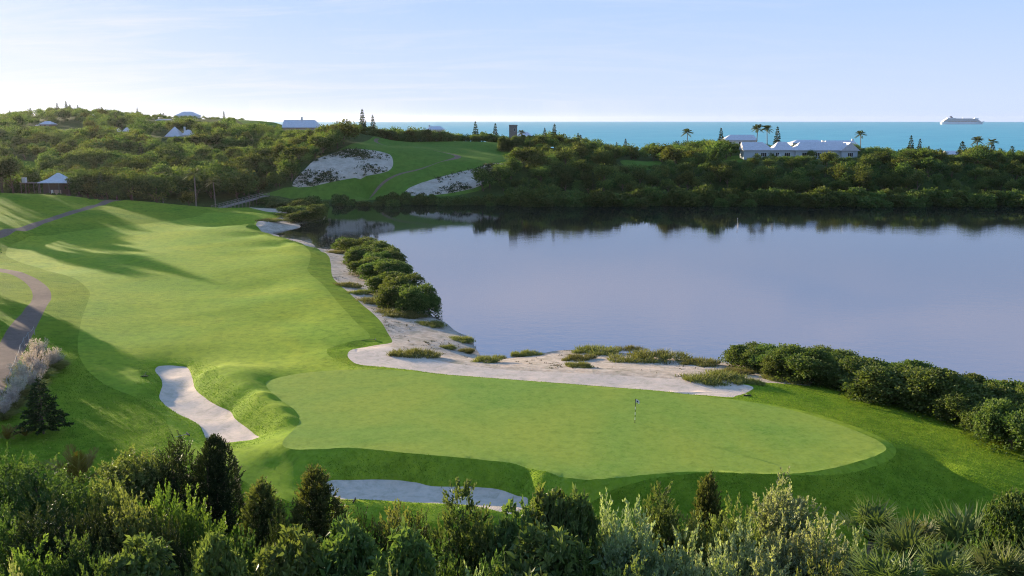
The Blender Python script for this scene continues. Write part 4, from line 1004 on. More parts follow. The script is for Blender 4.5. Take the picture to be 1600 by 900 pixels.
# (kind, px of the top, py of the top, width px, distance, label)
FG = [
 ('column0', 335, 683, 62, 62, 'narrow dark columnar cedar below the left bunker'),
 ('dark0', 272, 680, 100, 62, 'dark bushy cedar left of the columnar cedar'),
 ('olive0', 228, 705, 88, 61, 'brownish olive shrub left of the dark bushy cedar'),
 ('olive1', 196, 698, 94, 61.5, 'loose olive shrub with pale upright tips beside the bronze fronds'),
 ('bronze0', 118, 690, 76, 66, 'bronze plant with upright feathery fronds'),
 ('dim0', 60, 716, 130, 56, 'deep green shrub with drooping sprays below the spruce'),
 ('dim1', 8, 702, 90, 57, 'deep green shrub at the left picture edge below the spruce'),
 ('dim2', 120, 738, 110, 54, 'dull green shrub below the bronze fronds'),
 ('olive2', 165, 738, 80, 54.5, 'pale tipped shrub right of the dull green one below the bronze fronds'),
 ('bright0', 300, 765, 110, 51, 'bright yellow green rounded shrub below the columnar cedar'),
 ('bright1', 252, 762, 90, 51.5, 'yellow green shrub left of the bright rounded one'),
 ('olive1', 205, 772, 110, 49.5, 'dark shrub with light upright tips left of the bright rounded shrub'),
 ('dark1', 150, 778, 110, 49, 'very dark wide shrub in the lower left thicket'),
 ('dark1', 62, 783, 150, 49.5, 'darkest broad shrub at the left of the thicket'),
 ('dim2', 5, 790, 100, 48.5, 'dark green shrub at the left picture edge, under the darkest broad one'),
 ('dark0', 255, 805, 120, 47.5, 'dark cedar under the bright green shrub'),
 ('gloss0', 218, 860, 150, 43.5, 'glossy long leaved shrub at the lower left, topmost leaves catching light'),
 ('olive2', 325, 832, 90, 45.5, 'olive shrub with upright shoots between glossy leaves and the first conical cedar'),
 ('gloss1', 330, 862, 100, 43, 'glossy shrub at the bottom below the upright olive shoots'),
 ('dim0', 108, 832, 110, 46, 'mid green feathery shrub in the lower left thicket'),
 ('bright0', 42, 845, 130, 44.5, 'dull bright green mound in the bottom left corner'),
 ('dim1', 150, 872, 110, 42.5, 'green shrub at the bottom edge left of the glossy one'),
 ('silver1', 22, 880, 40, 41, 'small silvery shoot at the bottom left corner'),
 ('cedar0', 407, 757, 108, 54, 'brown tinged conical cedar, left one of the pair by the front bunker'),
 ('cedar1', 491, 735, 112, 55.5, 'brown tinged conical cedar, right one of the pair by the front bunker'),
 ('gloss2', 535, 822, 130, 45, 'glossy long leaved shrub under the cedar pair'),
 ('gloss0', 455, 848, 140, 43.5, 'wide glossy shrub at the bottom under the left cedar of the pair'),
 ('olive0', 618, 782, 100, 52, 'brown green upright shrub before the middle of the front bunker'),
 ('dark1', 655, 800, 80, 48.5, 'dark shrub right of the brown green upright one'),
 ('cedar2', 725, 758, 128, 48.5, 'broad cedar with tall pale leader before the right half of the bunker'),
 ('gloss1', 640, 852, 130, 43, 'glossy shrub at the bottom under the brown green upright shrub'),
 ('silver0', 612, 885, 40, 40.5, 'small silvery tip at the bottom edge under the upright shrub'),
 ('silver2', 735, 880, 70, 40.5, 'silvery tips at the bottom edge under the broad cedar'),
 ('gloss2', 860, 768, 110, 49.5, 'large leaved shrub touching the right end of the front bunker'),
 ('gloss0', 812, 802, 100, 47.5, 'large leaved shrub right of the broad cedar'),
 ('gloss1', 905, 795, 90, 48.5, 'brownish large leaved shrub left of the silver shrubs'),
 ('gloss2', 850, 838, 170, 44.5, 'widest large leaved shrub at the lower middle'),
 ('silver1', 950, 780, 78, 49.5, 'pale silver shrub at the left end of the silver group'),
 ('silver0', 990, 782, 120, 47, 'largest bright silver shrub in the middle of the thicket'),
 ('cedar2', 1035, 757, 96, 50.5, 'brown tipped cedar behind the largest silver shrub'),
 ('cedar0', 1108, 747, 74, 56, 'small dark conical cedar rising over the shaded slope'),
 ('olive1', 1150, 776, 100, 50, 'olive shrub right of the small conical cedar'),
 ('olive0', 1082, 795, 90, 49, 'olive shrub under the small conical cedar'),
 ('silver2', 1068, 822, 110, 45.5, 'silver green shrub under the olive ones'),
 ('silver0', 1160, 812, 110, 46.5, 'grey silver shrub left of the tall pale one'),
 ('olive2', 990, 868, 120, 42.5, 'olive shrub at the bottom edge under the largest silver one'),
 ('silver1', 1115, 852, 110, 43, 'silver shrub at the bottom edge in the right middle'),
 ('silver2', 1228, 739, 110, 56, 'tall pale silver shrub standing above the rest on the right'),
 ('silver1', 1285, 808, 120, 47.5, 'broad silver shrub in front of the fan palms'),
 ('silver0', 1232, 808, 90, 48, 'silver shrub below the tall pale one'),
 ('silver2', 1340, 822, 66, 47.5, 'silver shoots touching the first fan palm'),
 ('silver0', 1205, 850, 110, 44, 'silver shrub at the lower right, under the tall pale one'),
 ('olive0', 1290, 868, 120, 42.5, 'yellowish silver shrub at the bottom edge left of the palms'),
 ('fan0', 1366, 792, 96, 60, 'fan palm standing farthest up the shaded slope'),
 ('fan1', 1432, 815, 84, 56, 'small fan palm behind the yellow green one'),
 ('fan2', 1420, 828, 116, 53, 'yellow green fan palm right of the silver shoots'),
 ('fan0', 1505, 803, 150, 56, 'large fan palm with spent pale fronds on the right'),
 ('fan1', 1585, 820, 110, 55, 'fan palm at the right picture edge below the round shrub'),
 ('fan2', 1385, 868, 120, 43, 'fan palm at the bottom edge nearest the silver shrubs'),
 ('fan0', 1475, 862, 120, 43.5, 'fan palm at the bottom edge in the middle of the palms'),
 ('fan1', 1560, 858, 120, 44, 'fan palm in the bottom right corner'),
 ('fan2', 1620, 865, 110, 44, 'fan palm just past the bottom right corner'),
 ('grape0', 1590, 779, 96, 53, 'round yellow green shrub at the right edge above the palms'),
 ('dim2', 770, 862, 110, 43.5, 'deep green shrub at the bottom between cedar and large leaved shrub'),
 ('dim0', 690, 845, 100, 45, 'deep green shrub under the broad cedar'),
 ('dark1', 565, 800, 70, 49.5, 'small dark shrub between the cedar pair and the upright shrub'),
 ('dim1', 915, 855, 110, 44, 'deep green shrub at the lower middle left of the silver ones'),
 ('dark0', 440, 800, 90, 48, 'dark cedar in the gap between the cedar pair'),
 ('dim1', 380, 832, 100, 46.5, 'green shrub under the left cedar of the pair'),
 ('olive2', 1130, 880, 110, 41.5, 'olive shrub on the bottom edge right of the middle'),
 ('dim2', 1430, 880, 120, 42, 'deep green shrub growing between the bottom fan palms'),
 ('dim0', 1530, 838, 110, 46.5, 'deep green shrub between the right fan palms'),
]
gname = 'shrubs and small trees of the foreground thicket'
for i, (k, px, pt, wd, D, lb) in enumerate(FG):
    cr, tr, h0, r0 = TPL[k]
    x, y, zt = at_D(px, pt, D); zg = h1(x, y)
    sz = max(.35, (zt - zg) / h0 / (1.0)); dist = math.hypot(y, CZ - zt); sw = wd / F * dist / (2 * r0) * 1.12
    nm, cat = TPL_NAME[k.rstrip('0123456789')]
    if k[:3] == 'fan':
        sz = sw = max(.6, sw); zg = zt - h0 * sz
        # the palm grows from a short stem on the ground
        gz = h1(x, y)
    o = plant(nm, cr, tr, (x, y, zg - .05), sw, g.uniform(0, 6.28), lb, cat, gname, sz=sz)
    if k[:3] == 'fan':
        gz = h1(x, y); hh_ = (zg + .5 * sz - gz + .4) / sz
        V, Q = tube_arr([([np.array([0, 0, .55 - hh_]), np.array([.04, 0, .55 - hh_ / 2]), np.array([0, 0, .6])], [.15, .13, .12])], 8)
        link(bpy.data.objects.new('trunk', np_mesh('trunk', V, [Q], [M['palmbark']])), o)
# low cover under the thicket
lv = Leaves(); n_ = 26000
ux = rng.uniform(-36, 40, n_); uy = rng.uniform(30, 57, n_); uz = H(ux, uy)
upx, upy = project(ux, uy, uz); k_ = (upy > 822 + 20 * np.sin(upx * .02)); ux, uy, uz = ux[k_], uy[k_], uz[k_]; n_ = len(ux)
lv.add(np.stack([ux, uy, uz + rng.random(n_) * .6], 1), rnd_unit(n_, rng) + [0, 0, .7], .3, .14, rng.random(n_) * .7, rng)
tag(mesh_obj('undergrowth', lv.mesh('undergrowth', M['l_dim'])), 'low dark leafy ground cover under the foreground shrubs', 'undergrowth', kind='stuff')

# ---- spruce, plumed grass on the left slope
lv, (TV, TQ) = tier_pine(431, h=6.0, r=2.5, tiers=13, L=.34, W=.10, per=60, curve=.12)
sp_c = lv.mesh('crown', M['l_darkced']); sp_t = np_mesh('trunk', TV, [TQ], [M['bark']])
p = ground(68, 678); ht = at_D(72, 590, p[1])[2] - p[2]
plant('spruce_tree', sp_c, sp_t, (p[0], p[1], p[2] - .1), ht / 6 * 1.0, .5, 'dark tiered spruce standing alone on the left slope below the plumed grass', 'tree', sz=ht / 6)
PL = []
for i in range(2):
    a, b = plume_grass(440 + i); PL.append((a.mesh('crown', M['l_marsh']), b.mesh('plumes', M['plume'])))
PGR = [(62,566,1.4,'farthest clump of beige plumed grass beside the path'),(80,580,1.35,'clump of beige plumed grass on the fairway side'),(50,584,1.4,'middle clump of beige plumed grass beside the fence'),(66,594,1.25,'short clump of plumed grass on the fairway side of the middle one'),(36,604,1.35,'clump of beige plumed grass by the fence, left of the spruce top'),(54,612,1.2,'clump of beige plumed grass just behind the spruce'),(30,622,1.2,'nearest clump of plumed grass at the end of the fence'),(20,640,1.15,'plumed clump just below the end of the fence'),(6,655,1.1,'lowest plumed clump at the left picture edge'),(92,577,1.0,'small plumed clump standing farthest right')]
for i, (px, py, s, lb) in enumerate(PGR):
    p = ground(px, py)
    o = empty('plumed_grass', (p[0], p[1], p[2] - .03), i * 1.3); o.scale = (s, s, s); tag(o, lb, 'grass', 'plumed grass clumps by the path')
    link(bpy.data.objects.new('blades', PL[i % 2][0]), o); link(bpy.data.objects.new('plumes', PL[i % 2][1]), o)
for (px, py, s, lb) in [(12, 690, .8, 'orange fronded plant at the left picture edge beside the spruce'), (40, 684, .55, 'small orange fronded plant touching the foot of the spruce')]:
    p = ground(px, py); o = plant('bronze_frond_plant', TPL['bronze0'][0], None, (p[0], p[1], p[2]), s, px, lb, 'plant', 'orange fronded plants by the spruce')

# ---- tall trees left of the picture that shade the fairway
for i, (x, y, s, k, w) in enumerate([(-158,251,2.5,1,.62),(-168,270,2.6,5,.55),(-172,264,2.2,1,.6),(-180,289,2.6,1,.6),(-188,305,2.6,5,.6),(-196,316,2.5,1,.6),(-85,139,1.25,1,.9),(-91,146,1.3,0,.8),(-82,130,1.2,5,.9),(-92,140,1.4,4,.8),(-75,109,1.5,0,1),(-82,114,1.6,4,1),(-95,150,1.3,1,.8),(-72,100,1.4,1,1),(-80,106,1.5,5,1)]):
    z = h1(x, y); o = bpy.data.objects.new('broadleaf_tree', FTM[k][i % 3]); o.location = (x, y, z - .1); o.scale = (s * w, s * w, s); o.rotation_euler = (0, 0, i); link(o)
    tag(o, 'tall broad tree on the rough left of the fairway, outside the picture', 'tree', 'trees shading the fairway from the left')

# ---- taller trees standing left of the pavilion
for px, yt, yb, D, k, lb in [(4,246,301,300,1,'tall dark tree at the left picture edge beside the lawn top'),(20,250,301,306,5,'broad dark tree left of the garden pavilion'),(44,262,301,314,4,'tree close behind the low shelter by the pavilion'),(-22,246,301,300,5,'tall dark tree just past the left picture edge at the lawn top'),(122,262,304,312,1,'tall tree right behind the garden pavilion'),(150,272,306,308,0,'round tree on the lawn top between pavilion and bent palm')]:
    x, y, z = at_D(px, yb, D); z = h1(x, y); s = (at_D(px, yt, D)[2] - z) / 6.3
    o = bpy.data.objects.new('broadleaf_tree', FTM[k][2 if k != 4 else 0]); o.location = (x, y, z - .4); o.scale = (s * .95, s * .95, s); o.rotation_euler = (0, 0, px); link(o); tag(o, lb, 'tree', 'tall trees round the pavilion')
# ---- blades of the longer grass near the camera
def blades_on(mask_regs, dens, hgt, wid, dmax, keep=None, seed=3):
    g = np.random.default_rng(seed); P = []
    T = TRI[np.isin(reg, mask_regs)]; c = XY[T].mean(1); cxp, cyp = project(c[:, 0], c[:, 1], Z[T].mean(1))
    m = (c[:, 1] < dmax) & (c[:, 1] > 50) & (cxp > -60) & (cxp < 1660) & (cyp < 930)
    T = T[m]; A, B, C_ = (np.column_stack([XY[T[:, i]], Z[T[:, i]]]) for i in range(3))
    ar = .5 * np.linalg.norm(np.cross(B - A, C_ - A), axis=1); dist = A[:, 1]
    cnt = g.poisson(ar * dens * np.clip(70 / dist, .3, 1.2) ** 1.3); i = np.repeat(np.arange(len(T)), cnt)
    u = g.random(len(i)); v = g.random(len(i)); f = u + v > 1; u[f] = 1 - u[f]; v[f] = 1 - v[f]
    p = A[i] + (B - A)[i] * u[:, None] + (C_ - A)[i] * v[:, None]
    if keep is not None: p = p[keep(p)]
    n = len(p); d = rnd_unit(n, g) * .75 + [0, 0, 1]; d[:, 2] = np.abs(d[:, 2])
    cl = .5 + .25 * np.sin(p[:, 0] * .8 + 2 * np.sin(p[:, 1] * .6)) * np.sin(p[:, 1] * .9)
    lv = Leaves(); lv.add(p - [0, 0, .02], d, hgt * g.uniform(.5, 1.3, n), wid, cl + g.normal(0, .2, n), g, mid=.35)
    return lv, n
M['l_grass'] = leaf_mat('rough_blades', (.055, .120, .010), (.150, .225, .025), .45, .6, .08, var=0)
lv, n_ = blades_on(['rough'], 42, .13, .05, 112)
print('blades', n_)
tag(mesh_obj('grass', lv.mesh('grass', M['l_grass'])), 'longer uneven grass of the rough beside green and fairway', 'grass', kind='stuff')
def near_sand(p):
    d = np.full(len(p), 9.0)
    for k in ('bunk1', 'bunk2', 'waste'):
        Q = OUT[k][::2, :2]; d = np.minimum(d, np.sqrt(((p[:, None, :2] - Q[None]) ** 2).sum(-1)).min(1))
    return (d < 2.6) & (rng.random(len(p)) < np.clip(1.25 - d / 2.6, .1, 1)) & ~inside(OUT['green'], p[:, 0], p[:, 1])
lv, n_ = blades_on(['fairway'], 60, .12, .05, 125, near_sand, 4)
print('bank blades', n_)
tag(mesh_obj('grass', lv.mesh('grass', M['l_grass'])), 'shaggy grass on the steep banks and lips of the bunkers', 'grass', kind='stuff')

for i, (px, yt, wd) in enumerate([(786,213,22),(797,214,20),(808,212.5,22),(819,211,24),(830,210,22)]):
    x, y, _ = at_D(px, 222, 424 + i % 2 * 3); z = h1(x, y); ht = max(2.5, at_D(px, yt, y)[2] - z); s = wd / F * y / 4.0
    plant('shore_shrub', BM[i % 3], BT[i % 3], (x, y, z - .2), s, i * 1.7, 'rounded dark shrub hiding the foot of the stone tower', 'shrub', 'shrubs round the foot of the tower', sz=ht / 2.5)

for i, px in enumerate(np.arange(540, 706, 8.5)):
    D = np.interp(px, [540, 600, 680, 800], [436, 446, 457, 462]); x, y, _ = at_D(px, 220, D); z = h1(x, y); zt = at_D(px, 209.5 + 2 * math.sin(i * 1.7), D)[2]
    o = bpy.data.objects.new('crest_bush', MB_[i % 4]); s = .85 + .2 * math.sin(i * 2.3); o.location = (x, y, z - .9); o.scale = (s, s, max(.6, (zt - z + .9) / 3.4)); o.rotation_euler = (0, 0, i * 1.3); link(o)
    tag(o, 'low dense bush in the row along the back edge of the far tee hill', 'bush', 'bushes along the back of the far tee')
# ================================================================ buildings and small things
def roof_mat():
    m, nt, n, l = new_mat('white_roof')
    tc = N(n, 'ShaderNodeTexCoord'); sx_ = N(n, 'ShaderNodeSeparateXYZ'); l.new(tc.outputs['Object'], sx_.inputs[0])
    a = noise(n, l, tc.outputs['Object'], 1.2, 4, .6)
    r = ramp(n, [(.3, (.44, .42, .42)), (.7, (.57, .55, .55))]); l.new(a.outputs[0], r.inputs[0])
    wv = mth(n, l, 'FRACT', mth(n, l, 'MULTIPLY', sx_.outputs[2], 2.4))
    bp = N(n, 'ShaderNodeBump'); bp.inputs['Strength'].default_value = .4; bp.inputs['Distance'].default_value = .05; l.new(wv, bp.inputs['Height'])
    bs = N(n, 'ShaderNodeBsdfPrincipled'); l.new(r.outputs[0], bs.inputs['Base Color']); bs.inputs['Roughness'].default_value = .6; l.new(bp.outputs[0], bs.inputs['Normal'])
    o = N(n, 'ShaderNodeOutputMaterial'); l.new(bs.outputs[0], o.inputs[0]); return m
M['roof'] = roof_mat()
M['wall_grey'] = plain_mat('grey_render', (.44, .48, .48), .8, .2, .06)
M['wall_white'] = plain_mat('white_render', (.66, .63, .58), .8, .2, .06)
M['wall_warm'] = plain_mat('ochre_render', (.48, .34, .24), .8, .2, .08)
M['wall_brown'] = plain_mat('brown_boards', (.15, .10, .075), .8, .2, .15)
M['stone'] = plain_mat('grey_stone', (.20, .175, .15), .9, .1, .35, 2.5, bump=.8)
M['glass'] = plain_mat('window_glass', (.02, .025, .03), .08, .5, .1)
M['trim'] = plain_mat('white_trim', (.70, .69, .66), .6, .3, .04)
M['timber'] = plain_mat('weathered_timber', (.20, .165, .135), .85, .15, .2, 4)
M['dark'] = plain_mat('black_plastic', (.015, .015, .015), .5, .3, .1)
M['ship_white'] = plain_mat('ship_white_paint', (.74, .72, .70), .4, .4, .03, .05)
M['ship_band'] = plain_mat('ship_cabins', (.30, .25, .22), .5, .3, .15, .4)
M['ship_dark'] = plain_mat('ship_dark_paint', (.10, .10, .13), .5, .3, .05, .05)
M['flagcloth'] = plain_mat('flag_cloth', (.62, .62, .62), .7, .2, .03)
M['emblem'] = plain_mat('flag_emblem', (.06, .07, .09), .7, .2, .05)
M['rope'] = plain_mat('pale_rope', (.33, .31, .28), .8, .2, .1, 8)
class PB:
    def __init__(s): s.v = []; s.f = []
    def poly(s, *P):
        b = len(s.v); s.v += [tuple(p) for p in P]; s.f.append(tuple(range(b, b + len(P))))
    def box(s, x0, x1, y0, y1, z0, z1):
        b = len(s.v); s.v += [(x0,y0,z0),(x1,y0,z0),(x1,y1,z0),(x0,y1,z0),(x0,y0,z1),(x1,y0,z1),(x1,y1,z1),(x0,y1,z1)]
        s.f += [tuple(b + i for i in q) for q in ((0,3,2,1),(4,5,6,7),(0,1,5,4),(1,2,6,5),(2,3,7,6),(3,0,4,7))]; return s
    def tube(s, paths, sides=8):
        V, Q = tube_arr(paths, sides); b = len(s.v); s.v += [tuple(p) for p in V]; s.f += [tuple(int(i) + b for i in q) for q in Q]; return s
    def roof(s, x0, x1, y0, y1, z, h, hl, hr, axis='x', th=.22):
        sw = axis == 'y'
        if sw: x0, x1, y0, y1 = y0, y1, x0, x1
        ym = (y0 + y1) / 2; e = [(x0,y0,z),(x1,y0,z),(x1,y1,z),(x0,y1,z)]; r0 = (x0 + hl, ym, z + h); r1 = (x1 - hr, ym, z + h); lo = [(p[0], p[1], z - th) for p in e]
        P = e + [r0, r1] + lo
        F_ = [(0,1,5,4),(2,3,4,5),(3,0,4),(1,2,5),(6,7,1,0),(7,8,2,1),(8,9,3,2),(9,6,0,3),(9,8,7,6)]
        if sw: P = [(p[1], p[0], p[2]) for p in P]; F_ = [tuple(reversed(q)) for q in F_]
        b = len(s.v); s.v += P; s.f += [tuple(b + i for i in q) for q in F_]; return s
    def build(s, name, mat, parent=None, loc=(0, 0, 0)):
        me = bpy.data.meshes.new(name); me.from_pydata(s.v, [], s.f); me.materials.append(mat); me.update()
        o = bpy.data.objects.new(name, me); o.location = loc; return link(o, parent)
def window(parent, x, z, w, h, y=0.0, lights=3, face='front'):
    """frame proud of the wall with a dark pane as its sub-part"""
    f = PB(); p = PB(); t = .09
    def bx(o, u0, u1, d0, d1, z0, z1):
        if face == 'front': o.box(u0, u1, y - d1, y - d0, z0, z1)
        else: o.box(y - d1, y - d0, u0, u1, z0, z1)
    bx(f, x - w/2 - t, x + w/2 + t, .003, .08, z - h/2 - t, z - h/2); bx(f, x - w/2 - t, x + w/2 + t, .003, .08, z + h/2, z + h/2 + t)
    for i in range(lights + 1):
        u = x - w/2 + w * i / lights; bx(f, u - t/2, u + t/2, .003, .07, z - h/2, z + h/2)
    fo_ = f.build('window', M['trim'], parent); bx(p, x - w/2, x + w/2, .003, .035, z - h/2, z + h/2); p.build('pane', M['glass'], fo_)

# ---- the long grey house on the far bank
D0 = 418; x0_, _, z0_ = at_D(1162, 248, D0); sc_ = D0 / F * 1.02
hs = empty('house', (x0_, D0, z0_)); tag(hs, 'long grey house with a row of white hipped roofs on the far bank', 'house')
WH = 4.0
wl = PB(); wl.box(0, 13.4, 0, 7.5, -2.5, WH - .2); wl.poly((0, 0, WH - .2), (0, 7.5, WH - .2), (0, 3.75, WH + 3.1)); wl.build('wall', M['wall_grey'], hs)
PB().box(13.41, 24.2, 1.2, 9, -2.5, WH - .2).build('wall', M['wall_grey'], hs)
PB().box(24.21, 45.0, .2, 8.5, -2.5, WH - .2).build('wall', M['wall_grey'], hs)
wl = PB(); wl.box(45.01, 52.2, -2, 9, -2.5, WH - .2); wl.poly((45.01, -2, WH - .2), (52.2, -2, WH - .2), (48.6, -2, WH + 3.0)); wl.build('wall', M['wall_grey'], hs)
PB().roof(-.5, 14.0, -.6, 8.1, WH, 3.6, .0, 4.6).build('roof', M['roof'], hs)
PB().roof(13.6, 24.4, .5, 9.7, WH - .02, 3.7, 3.4, 3.6).build('roof', M['roof'], hs)
PB().roof(23.4, 47.5, -.5, 9.2, WH - .04, 3.65, 3.8, 0).build('roof', M['roof'], hs)
PB().roof(44.3, 52.9, -2.6, 9.6, WH - .06, 3.6, 0, 0, 'y').build('roof', M['roof'], hs)
for px, w_, y_ in ((1181, 1.4, 0), (1192, 2.6, 0), (1214, 1.6, 1.2), (1229, 2.6, 1.2), (1255, 2.8, .2), (1275, 2.4, .2), (1295, 2.4, .2), (1321, 2.4, -2)):
    window(hs, (px - 1162) * sc_, 1.9, w_, 1.7, y_, 3 if w_ > 2 else 2)
window(hs, 3.75, 1.9, 1.2, 1.8, 0, 1, face='side')
PB().box(16.5, 17.5, 1.12, 1.197, -.6, 1.9).build('door', M['trim'], hs)
PB().box(38.0, 39.0, 5.6, 6.6, WH + 1.2, WH + 4.3).build('chimney', M['wall_white'], hs)

def small_house(label, px0, px1, yeave, yridge, D, hl, hr, depth, wallm='wall_white', wh=3.0, nwin=2, chimney=None, wing=None, group='white roofed houses among the trees', axis='x'):
    s = D / F; xa, _, ze = at_D(px0, yeave, D); w_ = (px1 - px0) * s; rh = (yeave - yridge) * s
    zg = h1(xa + w_ / 2, D + depth / 2); o = empty('house', (xa, D, ze - wh)); tag(o, label, 'house', group)
    lowz = min(-.3, zg - (ze - wh) - .5)
    wb = PB(); wb.box(.4, w_ - .4, .5, depth - .5, lowz, wh - .23)
    if hl == 0 and axis == 'x': wb.poly((.4, .5, wh - .23), (.4, depth - .5, wh - .23), (.4, depth / 2, wh + rh * .9))
    if axis == 'y': wb.poly((.4, .5, wh - .23), (w_ - .4, .5, wh - .23), (w_ / 2, .5, wh + rh * .9))
    wb.build('wall', M[wallm], o)
    PB().roof(0, w_, 0, depth, wh, rh, hl * w_, hr * w_, axis).build('roof', M['roof'], o)
    for i in range(nwin): window(o, w_ * (i + .7) / (nwin + .4), 1.5, min(1.6, w_ / (nwin + 1) * .6), 1.3, .5, 2)
    if wing:
        a0, a1, ye, yr = wing; b0 = (a0 - px0) * s; b1 = (a1 - px0) * s; zw = wh - (ye - yeave) * s; rw = (ye - yr) * s
        PB().box(b0 + .3, b1 - .3, 1.4, depth - 1.2, lowz, zw - .23).build('wall', M[wallm], o)
        PB().roof(b0, b1, .9, depth - .7, zw - .03, rw, min(2.2, (b1 - b0) * .35), min(2.2, (b1 - b0) * .35)).build('roof', M['roof'], o)
        window(o, (b0 + b1) / 2, zw - 1.5, min(1.4, (b1 - b0) * .4), 1.2, 1.4, 2)
    if chimney:
        c = (chimney[0] - px0) * s; PB().box(c - .45, c + .45, depth * .45, depth * .45 + .9, wh - .5, (yeave - chimney[1]) * s + wh).build('chimney', M['wall_white'], o)
    return o
small_house('house with a tall white pyramid roof and a lower wing on the left hill', 257, 281.5, 213, 198.5, 518, .48, .48, 9, wing=(282, 298, 211, 203), chimney=(284.5, 198.5), nwin=1)
small_house('small white roof peeping out of the trees left of the pyramid roof', 177, 188, 208, 200.5, 556, .45, .45, 5, nwin=1, wing=(190, 202, 205, 199.5))
small_house('low house with a dark gabled raised roof on the left hillside', 60, 79, 194, 189.5, 604, .3, .3, 9, wallm='wall_brown', nwin=2, wing=(46, 60, 200, 195))
small_house('house with a long flat white roof right of the dark gabled one', 94, 128, 203, 196.5, 618, .1, .1, 8, nwin=3)
small_house('house with a long low roof half way up the left hill', 238, 268, 190.5, 186.5, 655, .15, .15, 8, nwin=3)
small_house('house with two low roofs near the top of the left hill', 321, 343, 191, 187, 648, .3, .3, 8, nwin=2, wing=(313, 321.5, 192, 188))
small_house('broad house with a pale hipped roof on the skyline of the left hill', 272, 306, 180.5, 174.5, 726, .3, .3, 12, nwin=4)
small_house('gabled house with an ochre end wall beside the sea gap', 440, 497, 199, 187.5, 474, .0, .16, 11, wallm='wall_warm', wh=3.4, nwin=3, chimney=(468, 183))
small_house('white house half hidden behind the trees of the far tee', 665, 694, 202.5, 197.5, 478, .25, .25, 8, nwin=2, chimney=(670, 195.5))
small_house('white house right behind the stone tower', 806, 832, 213, 206.5, 452, .3, .3, 8, nwin=2)
small_house('house with a wide lilac roof behind the trees left of two palms', 1130, 1184, 219, 211, 482, .25, .08, 9, nwin=3)
small_house('low roof just behind the middle of the long grey house', 1238, 1292, 223.5, 219, 482, .2, .2, 9, nwin=2)
small_house('low lilac roof behind the right end of the long grey house', 1290, 1340, 225, 219.8, 478, .1, .05, 9, nwin=2, chimney=(1336, 217.5))
small_house('grey wall of a house between the trees below the right palms', 1476, 1502, 241, 236, 462, .2, .2, 8, wallm='wall_grey', nwin=2)
small_house('pale wall of a house between the two right palms and the wood', 1536, 1552, 240.5, 236, 458, .3, .3, 7, wallm='wall_white', nwin=1)
# ---- tower
Dt = 432; xa, _, zt_ = at_D(795.5, 195, Dt); st_ = Dt / F; zg = h1(xa + 2, Dt + 2); Ht = zt_ - zg
tw = empty('tower', (xa, Dt, zg)); tag(tw, 'square grey stone tower with slit windows on the hill', 'tower')
PB().box(0, 3.9, 0, 3.6, -1, Ht - .5).build('wall', M['stone'], tw)
PB().box(-.15, 4.05, -.15, 3.75, Ht - .497, Ht).build('parapet', M['stone'], tw)
window(tw, 2.6, Ht - 2.3, .55, 1.4, 0, 1); window(tw, 1.8, Ht - 2.0, .6, 1.6, 0, 1, face='side'); window(tw, 1.9, 1.4, .6, 1.6, 0, 1)
PB().box(-5.2, -.02, .6, 3.4, -1, 1.8).build('annexe_wall', M['wall_white'], tw)
PB().poly((-5.3, .4, 1.6), (-.02, .4, 3.9), (-.02, 3.6, 3.9), (-5.3, 3.6, 1.6)); rf = PB(); rf.box(-.3, -.02, .4, 3.6, 1.82, 3.6); rf.v[4] = (-.3, .4, 3.6); rf.v[7] = (-.3, 3.6, 3.6)
rf = PB(); rf.v = [(-5.3,.4,1.83),(-.02,.4,1.83),(-.02,3.6,1.83),(-5.3,3.6,1.83),(-.02,.4,3.9),(-.02,3.6,3.9)]; rf.f = [(0,3,2,1),(0,1,4),(3,5,2),(0,4,5,3),(1,2,5,4)]; rf.build('annexe_roof', M['roof'], tw)
# ---- pavilion at the lawn
Dp = 303; sp = Dp / F; xa, _, ze = at_D(58, 285.5, Dp); zg = h1(xa + 5, Dp)
pv = empty('pavilion', (xa, Dp, zg)); tag(pv, 'open garden pavilion with a white tent shaped roof at the lawn edge', 'pavilion')
He = ze - zg
rf = PB()          # bell-cast hipped roof in two pitches
W_, Dd = 10.8, 8.0
def ring(f, z): return [(W_*.5 - W_*.5*f, Dd*.5 - Dd*.5*f, z), (W_*.5 + W_*.5*f, Dd*.5 - Dd*.5*f, z), (W_*.5 + W_*.5*f, Dd*.5 + Dd*.5*f, z), (W_*.5 - W_*.5*f, Dd*.5 + Dd*.5*f, z)]
rs = [ring(1, He - .2), ring(1, He), ring(.52, He + 1.15), ring(.05, He + 3.1)]
rf.v = [p for r_ in rs for p in r_]
for k in range(3):
    for j in range(4): rf.f.append((k*4 + j, k*4 + (j+1) % 4, k*4 + 4 + (j+1) % 4, k*4 + 4 + j))
rf.f += [(3, 2, 1, 0), (12, 13, 14, 15)]; rf.build('roof', M['roof'], pv)
for x_, y_ in ((.5, .5), (3.6, .5), (7.0, .5), (10.3, .5), (.5, 7.5), (10.3, 7.5)):
    PB().box(x_ - .11, x_ + .11, y_ - .11, y_ + .11, -.6, He - .203).build('post', M['timber'], pv)
PB().box(.8, 7.4, 2.0, 7.3, -.6, He - .21).build('wall', M['wall_brown'], pv)
PB().box(3.4, 4.2, 1.9, 1.997, .1, 2.4).build('door', M['wall_white'], pv); PB().box(4.6, 6.9, 1.9, 1.997, .2, 2.4).build('shutter', M['wall_warm'], pv)
PB().box(-.2, 11.0, -.2, 8.2, -.8, -.02).build('floor_slab', M['stone'], pv)
rl = PB(); rl.box(.62, 10.18, .45, .55, .85, .95); rl.box(10.25, 10.35, .62, 7.38, .85, .95); rl.build('railing', M['timber'], pv)
